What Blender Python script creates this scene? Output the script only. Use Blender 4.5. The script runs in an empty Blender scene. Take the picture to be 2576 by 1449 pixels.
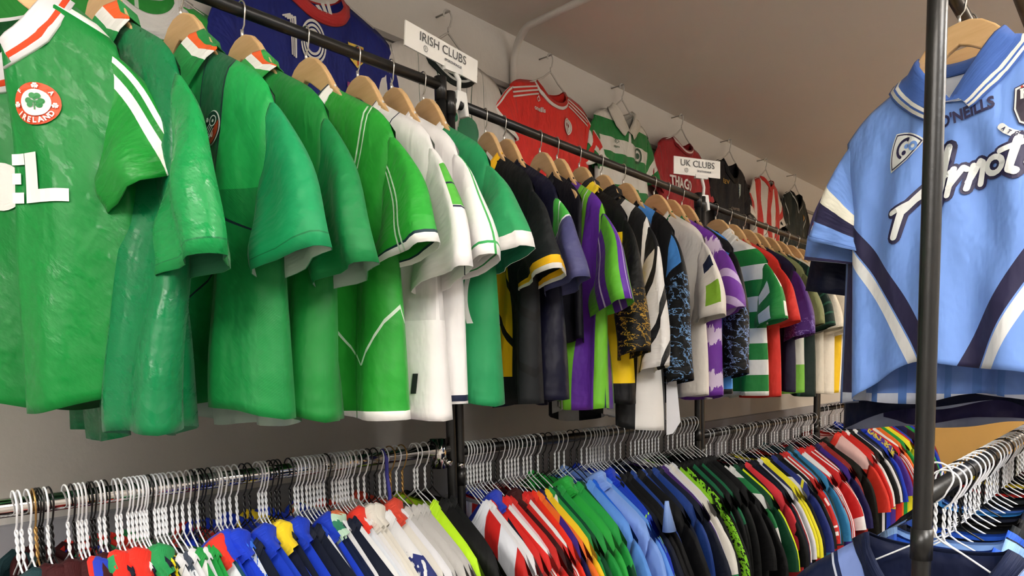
import bpy, bmesh, math, random
from math import sin, cos, pi, radians, sqrt, atan2
from mathutils import Vector, Matrix
C = bpy.context.scene.collection
SC = bpy.context.scene
# ------------------------------------------------------------------ camera
CAM_POS = Vector((0, 0, 1.44)); YAW, PITCH, ROLL = radians(41.0204), radians(5.317), radians(-1.2915)
FPX, PPY = 1850.0, 1101.56
fw = Vector((-sin(YAW)*cos(PITCH), cos(YAW)*cos(PITCH), -sin(PITCH)))
rt0 = Vector((cos(YAW), sin(YAW), 0)); up0 = rt0.cross(fw)
rt = rt0*cos(ROLL) + up0*sin(ROLL); up = -rt0*sin(ROLL) + up0*cos(ROLL)
cd = bpy.data.cameras.new('camera'); cam = bpy.data.objects.new('camera', cd); C.objects.link(cam)
cam.matrix_world = Matrix(((rt.x, up.x, -fw.x, 0), (rt.y, up.y, -fw.y, 0), (rt.z, up.z, -fw.z, CAM_POS.z), (0, 0, 0, 1)))
cd.sensor_width = 36; cd.sensor_fit = 'HORIZONTAL'; cd.lens = FPX/2576*36
cd.shift_x = 0; cd.shift_y = (PPY-724.5)/2576
cd.clip_start = .05; cd.clip_end = 60
SC.camera = cam
# ------------------------------------------------------------------ view, world
vs = SC.view_settings; vs.view_transform = 'Standard'; vs.look = 'None'; vs.exposure = 0.3; vs.gamma = 1; vs.use_curve_mapping = False
w = bpy.data.worlds.new('world'); SC.world = w; w.use_nodes = True
w.node_tree.nodes['Background'].inputs[0].default_value = (.8, .85, 1, 1)
w.node_tree.nodes['Background'].inputs[1].default_value = .12
# ------------------------------------------------------------------ ceiling lamps (LED panels that light the shop)
PANELS = [(0.15, -0.75, 17), (0.95, 0.75, 26), (1.05, 2.4, 22), (1.1, 4.3, 22), (0.6, 6.4, 20), (-0.45, -1.5, 16)]
def lin(c): return tuple((x/12.92 if x <= .04045 else ((x+.055)/1.055)**2.4) for x in c[:3])
def H(h): return lin((int(h[0:2], 16)/255, int(h[2:4], 16)/255, int(h[4:6], 16)/255))
# ------------------------------------------------------------------ tagging
LABELS = {}
def tag(o, label, cat, group=None):
    lab = label
    o['label'] = lab; o['category'] = cat
    if group: o['group'] = group
    return o
def empty(name, loc=(0, 0, 0), rz=0, rx=0, ry=0):
    o = bpy.data.objects.new(name, None); C.objects.link(o); o.empty_display_size = .05
    o.location = loc; o.rotation_euler = (rx, ry, rz); return o
# ------------------------------------------------------------------ node helper + fabric language
class NB:
    def __init__(s, name):
        s.m = bpy.data.materials.new(name); s.m.use_nodes = True; s.t = s.m.node_tree; s.n = s.t.nodes; s.l = s.t.links
        s.b = s.n['Principled BSDF']
    def put(s, inp, v):
        if isinstance(v, bpy.types.NodeSocket): s.l.new(v, inp)
        else: inp.default_value = v
    def ma(s, op, a, b=0.0, c=0.0):
        n = s.n.new('ShaderNodeMath'); n.operation = op
        s.put(n.inputs[0], a); s.put(n.inputs[1], b)
        if op in ('MULTIPLY_ADD', 'COMPARE', 'SMOOTH_MIN'): s.put(n.inputs[2], c)
        return n.outputs[0]
    def mix(s, f, a, b):
        n = s.n.new('ShaderNodeMix'); n.data_type = 'RGBA'; s.put(n.inputs[0], f); s.put(n.inputs[6], a); s.put(n.inputs[7], b)
        return n.outputs[2]
    def noise(s, vec, scale, detail=2.0, rough=.5):
        n = s.n.new('ShaderNodeTexNoise'); s.l.new(vec, n.inputs['Vector']); n.inputs['Scale'].default_value = scale
        n.inputs['Detail'].default_value = detail; n.inputs['Roughness'].default_value = rough
        return n.outputs['Fac']
    def comb(s, x, y, z=0.0):
        n = s.n.new('ShaderNodeCombineXYZ'); s.put(n.inputs[0], x); s.put(n.inputs[1], y); s.put(n.inputs[2], z); return n.outputs[0]
    def uv(s):
        t = s.n.new('ShaderNodeTexCoord'); sp = s.n.new('ShaderNodeSeparateXYZ'); s.l.new(t.outputs['UV'], sp.inputs[0])
        return t.outputs['UV'], sp.outputs[0], sp.outputs[1]
    def between(s, x, a, b):
        return s.ma('MULTIPLY', s.ma('GREATER_THAN', x, a), s.ma('LESS_THAN', x, b))
    def mask(s, spec, uvv, u, v):
        k = spec[0]
        if k == 'v':                                   # vertical stripes: period, duty, offset
            return s.ma('LESS_THAN', s.ma('FRACT', s.ma('DIVIDE', s.ma('ADD', u, 10*spec[1]+spec[3]), spec[1])), spec[2])
        if k == 'h':
            return s.ma('LESS_THAN', s.ma('FRACT', s.ma('DIVIDE', s.ma('ADD', v, 10*spec[1]+spec[3]), spec[1])), spec[2])
        if k == 'box':
            return s.ma('MULTIPLY', s.between(u, spec[1], spec[2]), s.between(v, spec[3], spec[4]))
        if k == 'u': return s.between(u, spec[1], spec[2])
        if k == 'w': return s.between(v, spec[1], spec[2])
        if k in ('curve', 'fill', 'acurve', 'afill'):  # u = a + b v + c v^2, width, v range
            uu = s.ma('ABSOLUTE', u) if k[0] == 'a' else u
            a, b, c, wd, v0, v1 = spec[1:7]
            q = s.ma('ADD', s.ma('MULTIPLY', v, s.ma('ADD', s.ma('MULTIPLY', v, c), b)), a)
            d = s.ma('SUBTRACT', uu, q)
            if k.endswith('curve'): d = s.ma('LESS_THAN', s.ma('ABSOLUTE', d), wd)
            else: d = s.ma('GREATER_THAN', d, 0)
            return s.ma('MULTIPLY', d, s.between(v, v0, v1))
        if k == 'dye':                                 # brushed ragged hoops
            n1 = s.noise(s.comb(s.ma('MULTIPLY', u, 90), s.ma('MULTIPLY', v, 9)), 1, 3, .7)
            q = s.ma('FRACT', s.ma('DIVIDE', s.ma('ADD', s.ma('ADD', v, 10.0), s.ma('MULTIPLY', n1, .11)), spec[1]))
            return s.ma('LESS_THAN', q, spec[2])
        if k == 'brush':                               # scribbled marks inside a u band
            n1 = s.noise(s.comb(s.ma('ADD', s.ma('MULTIPLY', u, 26), s.ma('MULTIPLY', v, 9)), s.ma('MULTIPLY', v, 16)), spec[1], 4, .65)
            q = s.ma('LESS_THAN', s.ma('ABSOLUTE', s.ma('SUBTRACT', n1, .5)), spec[2])
            return s.ma('MULTIPLY', q, s.ma('MULTIPLY', s.between(s.ma('ABSOLUTE', u), spec[3], spec[4]), s.between(v, spec[5], spec[6])))
        if k == 'diag':
            return s.ma('LESS_THAN', s.ma('FRACT', s.ma('DIVIDE', s.ma('ADD', s.ma('ADD', u, s.ma('MULTIPLY', v, spec[3])), 10*spec[1]), spec[1])), spec[2])
        raise ValueError(k)
FAB = {}
def fabric(base, layers=(), rough=.55, sheen=.10, bump=.35, weave='plain', hem=None):
    """woven polyester: base colour + drawn-on panels, stripes and piping, fine weave and crease relief"""
    if layers and isinstance(layers[0][0], str): layers = (layers,)
    key = (base, tuple(layers), rough, sheen, bump, weave, hem)
    if key in FAB: return FAB[key]
    N = NB('fabric_'+base); uvv, u, v = N.uv()
    lum = sum(H(base)); dk = .55 if lum < .16 else 1.0
    col = (*[q*dk for q in H(base)], 1)
    for spec, c in layers:
        col = N.mix(N.mask(spec, uvv, u, v), col, (*H(c), 1))
    N.put(N.b.inputs['Base Color'], col)
    N.b.inputs['Roughness'].default_value = rough; N.b.inputs['Specular IOR Level'].default_value = .2 if lum < .18 else .28
    N.b.inputs['Sheen Weight'].default_value = sheen*(.25 if sum(H(base)) < .18 else 1); N.b.inputs['Sheen Roughness'].default_value = .4
    big = N.noise(N.comb(N.ma('MULTIPLY', u, 9), N.ma('MULTIPLY', v, 5), .3), 1.6, 3, .55)
    fine = N.noise(N.comb(N.ma('MULTIPLY', u, 34), N.ma('MULTIPLY', N.ma('ADD', v, N.ma('MULTIPLY', u, .35)), 11), .7), 1.0, 3, .6)
    h = N.ma('ADD', N.ma('MULTIPLY', big, 1.25), N.ma('MULTIPLY', fine, .32))
    if weave == 'jacquard':
        j = N.noise(N.comb(N.ma('ADD', N.ma('MULTIPLY', u, 22), N.ma('MULTIPLY', v, 14)), N.ma('MULTIPLY', v, 14)), 1.5, 4, .6)
        h = N.ma('ADD', h, N.ma('MULTIPLY', j, .30))
        rr = N.ma('MULTIPLY_ADD', N.ma('GREATER_THAN', j, .54), -.16, rough); N.put(N.b.inputs['Roughness'], rr)
    else:
        d = N.ma('SINE', N.ma('MULTIPLY', N.ma('ADD', u, v), 6000 if weave == 'plain' else 2600)); h = N.ma('ADD', h, N.ma('MULTIPLY', d, .003 if weave == 'plain' else .006))
    if hem is not None:
        h = N.ma('SUBTRACT', h, N.ma('MULTIPLY', N.between(v, hem+.021, hem+.0245), .25))
    bn = N.n.new('ShaderNodeBump'); bn.inputs['Strength'].default_value = bump*(.62 if weave == 'jacquard' else 1); bn.inputs['Distance'].default_value = .032
    N.l.new(h, bn.inputs['Height']); N.l.new(bn.outputs[0], N.b.inputs['Normal'])
    FAB[key] = N.m; return N.m
SIMPLE = {}
def plain(name, c, rough=.5, metal=0, bumpscale=0, bump=.2, spec=.5, trans=0, alpha=1, emit=0, var=0):
    if name in SIMPLE: return SIMPLE[name]
    N = NB(name); N.b.inputs['Base Color'].default_value = (*H(c), 1); N.b.inputs['Roughness'].default_value = rough
    N.b.inputs['Metallic'].default_value = metal; N.b.inputs['Specular IOR Level'].default_value = spec
    if trans: N.b.inputs['Transmission Weight'].default_value = trans
    if emit: N.b.inputs['Emission Color'].default_value = (*H(c), 1); N.b.inputs['Emission Strength'].default_value = emit
    if bumpscale or var:
        t = N.n.new('ShaderNodeTexCoord'); f = N.noise(t.outputs['Object'], bumpscale or 8, 4, .6)
        if bumpscale:
            bn = N.n.new('ShaderNodeBump'); bn.inputs['Strength'].default_value = bump; bn.inputs['Distance'].default_value = .003
            N.l.new(f, bn.inputs['Height']); N.l.new(bn.outputs[0], N.b.inputs['Normal'])
        if var:
            a = Vector(H(c)); N.put(N.b.inputs['Base Color'], N.mix(f, (*(a*(1-var)), 1), (*(a*(1+var)), 1)))
    SIMPLE[name] = N.m; return N.m
def wood_mat():
    N = NB('pale_beech_wood'); t = N.n.new('ShaderNodeTexCoord'); mp = N.n.new('ShaderNodeMapping'); N.l.new(t.outputs['Object'], mp.inputs[0])
    mp.inputs['Scale'].default_value = (4, 20, 40)
    f = N.noise(mp.outputs[0], 3, 5, .6); N.put(N.b.inputs['Base Color'], N.mix(f, (*H('C39A66'), 1), (*H('E2BE8C'), 1)))
    N.b.inputs['Roughness'].default_value = .42
    return N.m
WOOD = wood_mat()
BLACKPIPE = plain('black_painted_steel', '141414', .34, 0, 60, .15)
CHROME = plain('chrome', 'D8D6D4', .12, 1)
WIREWHITE = plain('white_coated_wire', 'F0F2F5', .35)
WIREBLACK = plain('black_coated_wire', '0C0C0C', .3)
GOLDWIRE = plain('brass_coated_wire', 'B08A50', .35, .6)
WHITEPL = plain('white_plastic', 'E8E8E4', .4)
# ------------------------------------------------------------------ mesh helpers
def mesh_obj(name, verts, faces, mat=None, parent=None, uvs=None, smooth=True, mats=None, fm=None):
    me = bpy.data.meshes.new(name); me.from_pydata([tuple(v) for v in verts], [], faces)
    if uvs is not None:
        ul = me.uv_layers.new(name='UVMap')
        for p in me.polygons:
            for li in p.loop_indices: ul.data[li].uv = uvs[me.loops[li].vertex_index]
    for m in (mats or ([mat] if mat else [])): me.materials.append(m)
    if fm:
        for p, k in zip(me.polygons, fm): p.material_index = k
    if smooth: me.polygons.foreach_set('use_smooth', [True]*len(me.polygons))
    me.update()
    o = bpy.data.objects.new(name, me); C.objects.link(o)
    if parent: o.parent = parent
    return o
class Geo:
    def __init__(s): s.v = []; s.f = []
    def tube(s, pts, r, n=8, close=False, cap=True):
        pts = [Vector(p) for p in pts]; N = len(pts); b = len(s.v)
        t0 = (pts[1]-pts[0]).normalized(); a = Vector((0, 0, 1)) if abs(t0.z) < .9 else Vector((1, 0, 0))
        nrm = t0.cross(a).normalized()
        rr = r if callable(r) else (lambda i: r)
        for i, p in enumerate(pts):
            t = (pts[(i+1) % N]-pts[i-1]) if close else (pts[min(i+1, N-1)]-pts[max(i-1, 0)])
            if t.length < 1e-9: t = t0
            t.normalize(); nrm = (nrm - t*nrm.dot(t)); nrm.normalize(); bi = t.cross(nrm)
            for k in range(n):
                q = 2*pi*k/n; s.v.append(p + (nrm*cos(q)+bi*sin(q))*rr(i))
        for i in range(N if close else N-1):
            for k in range(n):
                i2 = (i+1) % N
                s.f.append((b+i*n+k, b+i*n+(k+1) % n, b+i2*n+(k+1) % n, b+i2*n+k))
        if cap and not close:
            s.f.append(tuple(b+k for k in range(n))[::-1]); s.f.append(tuple(b+(N-1)*n+k for k in range(n)))
        return s
    def box(s, x0, y0, z0, x1, y1, z1):
        b = len(s.v)
        for z in (z0, z1):
            for p in ((x0, y0), (x1, y0), (x1, y1), (x0, y1)): s.v.append(Vector((p[0], p[1], z)))
        for f in ((3, 2, 1, 0), (4, 5, 6, 7), (0, 1, 5, 4), (1, 2, 6, 5), (2, 3, 7, 6), (3, 0, 4, 7)): s.f.append(tuple(b+i for i in f))
        return s
    def prism(s, pts, y0, y1):                       # XZ outline extruded along y
        b = len(s.v); n = len(pts)
        for y in (y0, y1):
            for p in pts: s.v.append(Vector((p[0], y, p[1])))
        s.f.append(tuple(b+i for i in range(n))); s.f.append(tuple(b+n+i for i in range(n))[::-1])
        for i in range(n): j = (i+1) % n; s.f.append((b+j, b+i, b+n+i, b+n+j))
        return s
    def obj(s, name, mat, parent=None, smooth=True, bevel=0):
        o = mesh_obj(name, s.v, s.f, mat, parent, smooth=smooth)
        if bevel:
            m = o.modifiers.new('bevel', 'BEVEL'); m.width = bevel; m.segments = 2; m.limit_method = 'ANGLE'
        return o
def structure(name, geo, mat, smooth=False):
    o = geo.obj(name, mat, smooth=smooth); o['kind'] = 'structure'; return o
# ------------------------------------------------------------------ the room
CEIL = 2.684; WX = -1.86
def paint(name, c, sc=40, b=.25, blotch=.05):
    N = NB(name); t = N.n.new('ShaderNodeTexCoord'); f = N.noise(t.outputs['Object'], sc, 5, .6); g = N.noise(t.outputs['Object'], 1.3, 3, .5)
    a = Vector(H(c)); N.put(N.b.inputs['Base Color'], N.mix(g, (*(a*(1-blotch)), 1), (*(a*(1+blotch)), 1)))
    N.b.inputs['Roughness'].default_value = .75
    bn = N.n.new('ShaderNodeBump'); bn.inputs['Strength'].default_value = b; bn.inputs['Distance'].default_value = .004
    N.l.new(f, bn.inputs['Height']); N.l.new(bn.outputs[0], N.b.inputs['Normal']); return N.m
WALLM = paint('painted_wall', 'D0CCC6'); CEILM = paint('painted_ceiling', 'DAD2CA', 25)
BACKM = paint('rough_yellow_plaster', 'E0B468', 12, .9, .2)
FLOORM = plain('beige_vinyl_floor', '8C857C', .4, 0, 20, .1, var=.1)
X1, Y0, Y1 = 2.6, -2.4, 8.2
structure('wall_left', Geo().box(WX-.12, Y0, 0, WX, Y1, CEIL), WALLM)
structure('wall_right', Geo().box(X1, Y0, 0, X1+.12, Y1, CEIL), WALLM)
structure('wall_front', Geo().box(WX-.12, Y0-.12, 0, X1+.12, Y0, CEIL), WALLM)
structure('wall_back', Geo().box(WX-.12, Y1, 0, X1+.12, Y1+.12, CEIL), BACKM)
structure('floor', Geo().box(WX-.12, Y0-.12, -.1, X1+.12, Y1+.12, 0), FLOORM)
structure('ceiling', Geo().box(WX-.12, Y0-.12, CEIL, X1+.12, Y1+.12, CEIL+.1), CEILM)
g = Geo().box(WX, Y0, 2.476, WX+.012, Y1, 2.494); structure('trim_1', g, plain('grey_wall_batten', '8E8A86', .6))
g = Geo().box(WX, Y0, 0, WX+.03, Y1, 1.13); structure('trim_2', g, paint('grey_wainscot_panel', '9C9DA4'))
g = Geo().box(WX, Y0, 0, WX+.045, Y1, .12); structure('baseboard_left', g, plain('dark_skirting', '3A3A3A', .5))
# surface conduit that runs down the wall, bends and crosses the ceiling
pts = [(WX+.016, 2.175, 2.0+i*.05) for i in range(11)]
for i in range(9):
    a = i/8*pi/2; pts.append((WX+.016+.115*(1-cos(a)), 2.175-.04*sin(a)*i/8, 2.545+.115*sin(a)))
pts += [(-1.6+.2*i, 2.13-.012*i, 2.662) for i in range(20)]
tag(Geo().tube(pts, .0135, 12).obj('wall_conduit', plain('white_painted_conduit', 'CFC9C2', .45)),
    'white painted pipe running down the wall and bending across the ceiling', 'pipe')
DIFF = plain('lit_diffuser', 'FFFFFF', .5, emit=4.0)
for i, (x, y, p) in enumerate(PANELS):
    r = empty('ceiling_light', (x, y, CEIL-.20))
    if i == 0: r['group'] = 'ceiling light panels'
    tag(r, 'white square ceiling light panel out over the aisle of the shop', 'ceiling light', 'ceiling light panels')
    Geo().box(-.31, -.31, -.006, .31, .31, .02).obj('frame', WHITEPL, r, smooth=False)
    Geo().box(-.28, -.28, -.010, .28, .28, -.006).obj('diffuser', DIFF, r, smooth=False)
    ld = bpy.data.lights.new('panel_light', 'AREA'); ld.shape = 'SQUARE'; ld.size = .55; ld.energy = p; ld.color = (1, .98, .945) if y < 4 else (1, .9, .76)
    lo = bpy.data.objects.new('panel_light', ld); C.objects.link(lo); lo.location = (0, 0, -.02); lo.parent = r
    l2 = ld.copy(); l2.energy = p*2.1; l3 = bpy.data.objects.new('added_uplight', l2); C.objects.link(l3); l3.location = (0, 0, .035); l3.rotation_euler = (pi, 0, 0); l3.parent = r  # uplight added to brighten the ceiling; panels hung lower to make room for it
    Geo().tube([(-.2, 0, .02), (-.2, 0, .2)], .0015, 6).obj('suspension_wire', CHROME, r); Geo().tube([(.2, 0, .02), (.2, 0, .2)], .0015, 6).obj('suspension_wire', CHROME, r)
# ------------------------------------------------------------------ racks
RX = -1.358
def rail(g, p, q, r, n=14): return g.tube([Vector(p).lerp(Vector(q), i/4) for i in range(5)], r, n)
def make_rack(label, x, ya, yb, zua, zub, zla, zlb, r=.0125, lower=True, feet=True, group=None, posts=(1, 1), rail_mat=None, rl=None, upper=True, ztop=None):
    R = empty('clothes_rack', (x, (ya+yb)/2, 0)); tag(R, label, 'clothes rack', group)
    cy = (ya+yb)/2
    if upper: rail(Geo(), (0, ya-cy, zua), (0, yb-cy, zub), r).obj('upper_rail', BLACKPIPE, R)
    if lower: rail(Geo(), (0, ya-cy, zla), (0, yb-cy, zlb), rl or r).obj('lower_rail', rail_mat or BLACKPIPE, R)
    for k, (yy, zz) in enumerate(((ya, zua), (yb, zub))):
        if not posts[k]: continue
        yy = yy-cy; zt = ztop or zz+.018
        Geo().tube([(0, yy, .02+i*(zt-.02)/6) for i in range(7)], .0128, 14).obj('post', BLACKPIPE, R)
        Geo().tube([(0, yy, zz-.035), (0, yy, zz+.02)], .0155, 14).obj('collar', BLACKPIPE, R)
        if lower: Geo().tube([(0, yy, zla-.09), (0, yy, zla-.045)], .0148, 14).obj('collar', BLACKPIPE, R)
        Geo().tube([(-.26, yy, .02), (.26, yy, .02)], .0125, 12).obj('foot', BLACKPIPE, R)
    return R
make_rack('black steel clothes rack nearest the camera, its upper rail full of green shirts', RX, -.55, 1.322, 2.141, 2.141, 1.24, 1.24, lower=False)
make_rack('black pipe rack joined after the chrome rail, green-white to purple shirts above', RX, 1.352, 2.69, 2.113, 2.083, 1.231, 1.216)
make_rack('third black pipe rack along the wall, blue to olive shirts above', RX, 2.722, 4.06, 2.074, 2.046, 1.157, 1.15)
make_rack('farthest black pipe rack along the left wall, white and red shirts above', RX, 4.09, 5.95, 2.046, 2.04, 1.184, 1.184)
# chrome rail
R = empty('chrome_hanging_rail', (RX, .38, 1.24)); tag(R, 'shiny chrome hanging rail clamped to the near black post', 'hanging rail')
rail(Geo(), (0, -1.1, 0), (0, .925, 0), .0155, 20).obj('tube', CHROME, R)
Geo().tube([(0, .895, -.045), (0, .895, .03)], .0215, 16).obj('clamp', CHROME, R)
Geo().tube([(.02, .905, -.03), (.032, .905, -.03)], .009, 10).obj('bolt', CHROME, R)
Geo().tube([(.018, .95, -.042), (.03, .95, -.042)], .008, 10).obj('bolt', CHROME, R)
# ------------------------------------------------------------------ shirts
def sstep(a, b, x):
    t = max(0., min(1., (x-a)/(b-a))); return t*t*(3-2*t)
class Shirt:
    """a hanging football shirt; rail centre is local z = 0, +x is the wearer's left as seen from the front, front faces -y"""
    def __init__(s, hw=.285, xs=None, zn=-.125, nw=.088, slope=.55, zarm=-.42, zh=-.79, D=.055, fold=.018, seed=0, neck='crew',
                 dip=.085, flare=1.03, lift=0., bend=0., sleeve='short', Ns=34, Nt=34, reach=.337, cuffz=-.505, kf=(1.8, 3.2), sdep=.034, curl=.0, cuffr=.088, beta=12, swm=.6):
        s.__dict__.update(locals()); s.xs = xs or hw+.008; r = random.Random(seed); s.ph = [r.random() for _ in range(8)]
        s.zs = s.zline(s.xs)
        if sleeve == 'long': s.cuffr = .062
    def zline(s, x):
        ax = abs(x); z = s.zn - max(0, ax-s.nw)*s.slope
        if ax > s.xs-.07: z -= .35*(ax-s.xs+.07)**2/.07
        return z
    def ztop(s, x, front):
        ax = abs(x)
        if ax >= s.nw: return s.zline(x)
        q = ax/s.nw; dip = s.dip if front else .022
        if front and s.neck in ('v', 'polo'): return s.zn - dip*(1-q)**.85
        return s.zn - dip*sqrt(max(0, 1-q*q))
    def w(s, z):
        if z > s.zs: return s.xs
        if z > s.zarm: return s.xs + (s.hw-s.xs)*sstep(s.zs, s.zarm, z)
        return s.hw*(1+(s.flare-1)*((s.zarm-z)/(s.zarm-s.zh))**1.2)
    def y(s, x, z, front):
        W = s.w(z); q = min(1., abs(x)/W); sg = x/W
        zl = s.zline(min(abs(x), s.xs)); d = max(0, zl-z)
        ramp = 1-math.exp(-d/.07)
        body = (s.D*(.45+.55*sstep(s.zs, s.zh, z))*ramp + .0085*(1-math.exp(-d/.010)))*sqrt(max(0, 1-q**(3.2+5*sstep(s.zs-.05, s.zs+.12, z))))
        nk = .028*sqrt(max(0, 1-(abs(x)/s.nw)**2))*math.exp(-max(0, s.zn-z)/.16) if abs(x) < s.nw else 0
        R = sstep(s.zn-.12, s.zh, z)**.8 * (1-q**8); sw = s.swm*s.fold*.9*sin(2*pi*(.55*sg+s.ph[6]+.35*z))*sstep(s.zarm+.1, s.zh, z)*(.4+.6*(1-q**4))
        p = s.ph if front else s.ph[4:]+s.ph[:4]
        f = s.fold*R*(.62*sin(2*pi*(s.kf[0]*sg+p[0]+.22*z)) + .45*sin(2*pi*(s.kf[1]*sg+p[1]-.3*z)))
        f += s.fold*.5*sstep(s.zs+.05, s.zs-.15, z)*sstep(s.zh, s.zs, z)*sin(2*pi*(2.1*abs(sg)+2.2*z+p[2]))*(1-q**6)*ramp
        yy = (-1 if front else 1)*(body+nk) + f*(1 if front else .8)
        yy += s.bend*sg*abs(sg)*sstep(s.zarm+.06, s.zh, z) - s.curl*(q**3)*sstep(s.zs+.1, s.zarm, z)
        return yy + sw
    def hem(s, x, front):
        q = min(1, abs(x)/s.xs); h_ = s.zh + .010*sin(3.1*x/s.xs+6*s.ph[3]) + .006*sin(7*x/s.xs+6*s.ph[2]); return h_ + (s.lift*(1-q*q) if front else 0)
    def body(s):
        if getattr(s, '_b', None): return s._b
        V = []; F = []; UV = []; FM = []
        n = s.Ns; qs = sorted(set([round(-1+2*i/n, 5) for i in range(n+1)]+[round(s.nw/s.xs, 5), -round(s.nw/s.xs, 5), round(.75*s.nw/s.xs, 5), -round(.75*s.nw/s.xs, 5)]))
        idx = {}
        for front in (True, False):
            for i, q in enumerate(qs):
                xt = q*s.xs; zt = s.ztop(xt, front); zb = s.hem(xt, front)
                for j in range(s.Nt+1):
                    t = j/s.Nt; z = zt+(zb-zt)*t; x = q*s.w(z)
                    shared = (abs(q) == 1) or (j == 0 and abs(xt) >= s.nw-1e-6)
                    if shared and not front: idx[(0, i, j)] = idx[(1, i, j)]; continue
                    yy = s.y(x, z, front)
                    idx[(int(front), i, j)] = len(V); V.append((x, yy, z)); UV.append((x, z))
        for front in (1, 0):
            for i in range(len(qs)-1):
                for j in range(s.Nt):
                    a, b, c, d = idx[(front, i, j)], idx[(front, i+1, j)], idx[(front, i+1, j+1)], idx[(front, i, j+1)]
                    f = (a, d, c, b) if front else (a, b, c, d)
                    F.append(f)
        s._b = (V, F, UV); return s._b
    def sleeve_geo(s, side):
        V = []; F = []; UV = []; K = 14 if s.Ns > 20 else 8; M = 22 if s.Ns > 20 else 12
        zc0 = (s.zs+s.zarm)/2; c0 = Vector((s.xs-.034, 0, zc0+.006)); r0 = (s.zs-s.zarm)/2-.004
        ce = Vector((s.reach, -.012, s.cuffz)); be = radians(s.beta)
        if s.sleeve == 'long': ce = Vector((s.reach-.005, -.02, s.cuffz if s.cuffz < -.55 else s.zh+.04)); K = int(K*1.7)
        cm = Vector((s.xs+.012, -.004, zc0-.05)); pl = None; L = 0
        rnd = random.Random(s.seed*7+side); p1, p2, p3 = rnd.random(), rnd.random(), rnd.random()
        for k in range(K+1):
            t = k/K; c = c0*(1-t)**2 + cm*2*t*(1-t) + ce*t*t
            tt = min(1, t*(2.2 if s.sleeve == 'long' else 1.0))
            a = radians(78)*(1-tt**.85)+be*tt**.85; r = r0+(s.cuffr-r0)*tt**.8
            dep = .009+ (s.sdep-.009)*sstep(0, .85, t)
            if pl is not None: L += (c-pl).length
            pl = c.copy()
            for m in range(M+1):
                th = -pi+2*pi*m/M; cs, sn = cos(th), sin(th)
                rr = r*(1+.02*sin(3*th+6*t+p1*6)); dd = dep*(1+.3*t*sin(3*th+p2*6+2*t)+.18*sin(5*th+p3*6))
                e = cs; sn = abs(sn)**.72*(1 if sn > 0 else -1)
                P = c + Vector((cos(a), 0, sin(a)))*rr*e + Vector((0, -1, 0))*dd*sn
                P.y += .006*sin(9*t+p1*6)*t - s.curl*.6*max(0, e)
                V.append((P.x*side, P.y, P.z)); UV.append((L, th/pi*.2))
        for k in range(K):
            for m in range(M):
                q = (k*(M+1)+m, k*(M+1)+m+1, (k+1)*(M+1)+m+1, (k+1)*(M+1)+m)
                F.append(q if side > 0 else q[::-1])
        ci = len(V); V.append(tuple(sum(V[m][q] for m in range(M))/M for q in range(3))); UV.append((0, 0))
        for m in range(M): F.append((ci, m+1, m) if side > 0 else (ci, m, m+1))
        f_ = (.55 if s.sleeve == 'long' else .27)/L; UV = [(a_*f_, b_) for a_, b_ in UV]
        return V, F, UV
    def neck_curve(s, n=22):
        P = []
        for i in range(n+1):
            x = -s.nw+2*s.nw*i/n; z = s.ztop(x, True); P.append((x, s.y(x, z, True), z, True))
        for i in range(1, n):
            x = s.nw-2*s.nw*i/n; z = s.ztop(x, False); P.append((x, s.y(x, z, False), z, False))
        return P
    def collar(s, kind, cw=.022):
        P = s.neck_curve(); V = []; UV = []; n = len(P); rows = []
        for i, (x, y, z, fr) in enumerate(P):
            cz = s.zn+.02; o = Vector((x, 0, z-cz)); o = o.normalized() if o.length > 1e-6 else Vector((0, 0, -1))
            sy = -1 if fr else 1; edge = abs(x) > s.nw*.97
            row = []
            if kind == 'crew':
                for k, (a, off) in enumerate(((-.003, .000), (0.002, .0035), (cw*.5, .004), (cw, .0035), (cw+.001, .0))):
                    qx, qz = x+o.x*a, z+o.z*a
                    if a > .004:
                        zt = s.zline(qx) if abs(qx) > s.nw else 9
                        qz2 = min(qz, zt+.001); yy = s.y(qx, qz2-.001, fr) if not edge else 0
                        row.append((qx, yy+sy*off*(0 if edge else 1), qz2+(.004 if edge else 0)))
                    else: row.append((qx, y+sy*off, qz+.003))
            else:
                front_c = 1-abs(x)/s.nw if fr else 0
                leaf = .042*(sstep(0, .22, 1-front_c) if fr else 1)*(1.15 if fr else 1); st = .026*(1-front_c*.75)
                row = [(x*.97, y*.9, z), (x*.95, y*.92, z+st*.7), (x*.97, y+sy*.002, z+st), (x*1.03, y+sy*.006, z+st*.8)]
                for a in (.35, .7, 1.0):
                    qx, qz = x+o.x*leaf*a, z+o.z*leaf*a
                    if fr and front_c > .05: qx += (.016*a)*(1 if x > 0 else -1)
                    zt = s.zline(qx) if abs(qx) > s.nw else 9
                    qz2 = min(qz, zt+.004); yy = s.y(qx, min(qz2-.002, (zt if zt < 9 else qz2)-.002), fr) if not edge else 0
                    row.append((qx, yy+sy*(.007), qz2+.004))
            rows.append(row)
        m = len(rows[0])
        for i, row in enumerate(rows):
            for k, p in enumerate(row): V.append(p); UV.append((P[i][0]+(0 if P[i][3] else 1), k/(m-1)))
        F = []
        for i in range(n):
            i2 = (i+1) % n
            if kind == 'polo' and P[i][3] and P[i2][3] and (abs(P[i][0]+P[i2][0]) < 1e-6 or P[i][0]*P[i2][0] < 0): continue
            for k in range(m-1): F.append((i*m+k, i2*m+k, i2*m+k+1, i*m+k+1))
        return V, F, UV
def solid(o, t=.0016, inner=None):
    if inner: o.data.materials.append(inner)
    md = o.modifiers.new('cloth_thickness', 'SOLIDIFY'); md.thickness = t; md.offset = -1
    if inner: md.material_offset = 1
    return o
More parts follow.
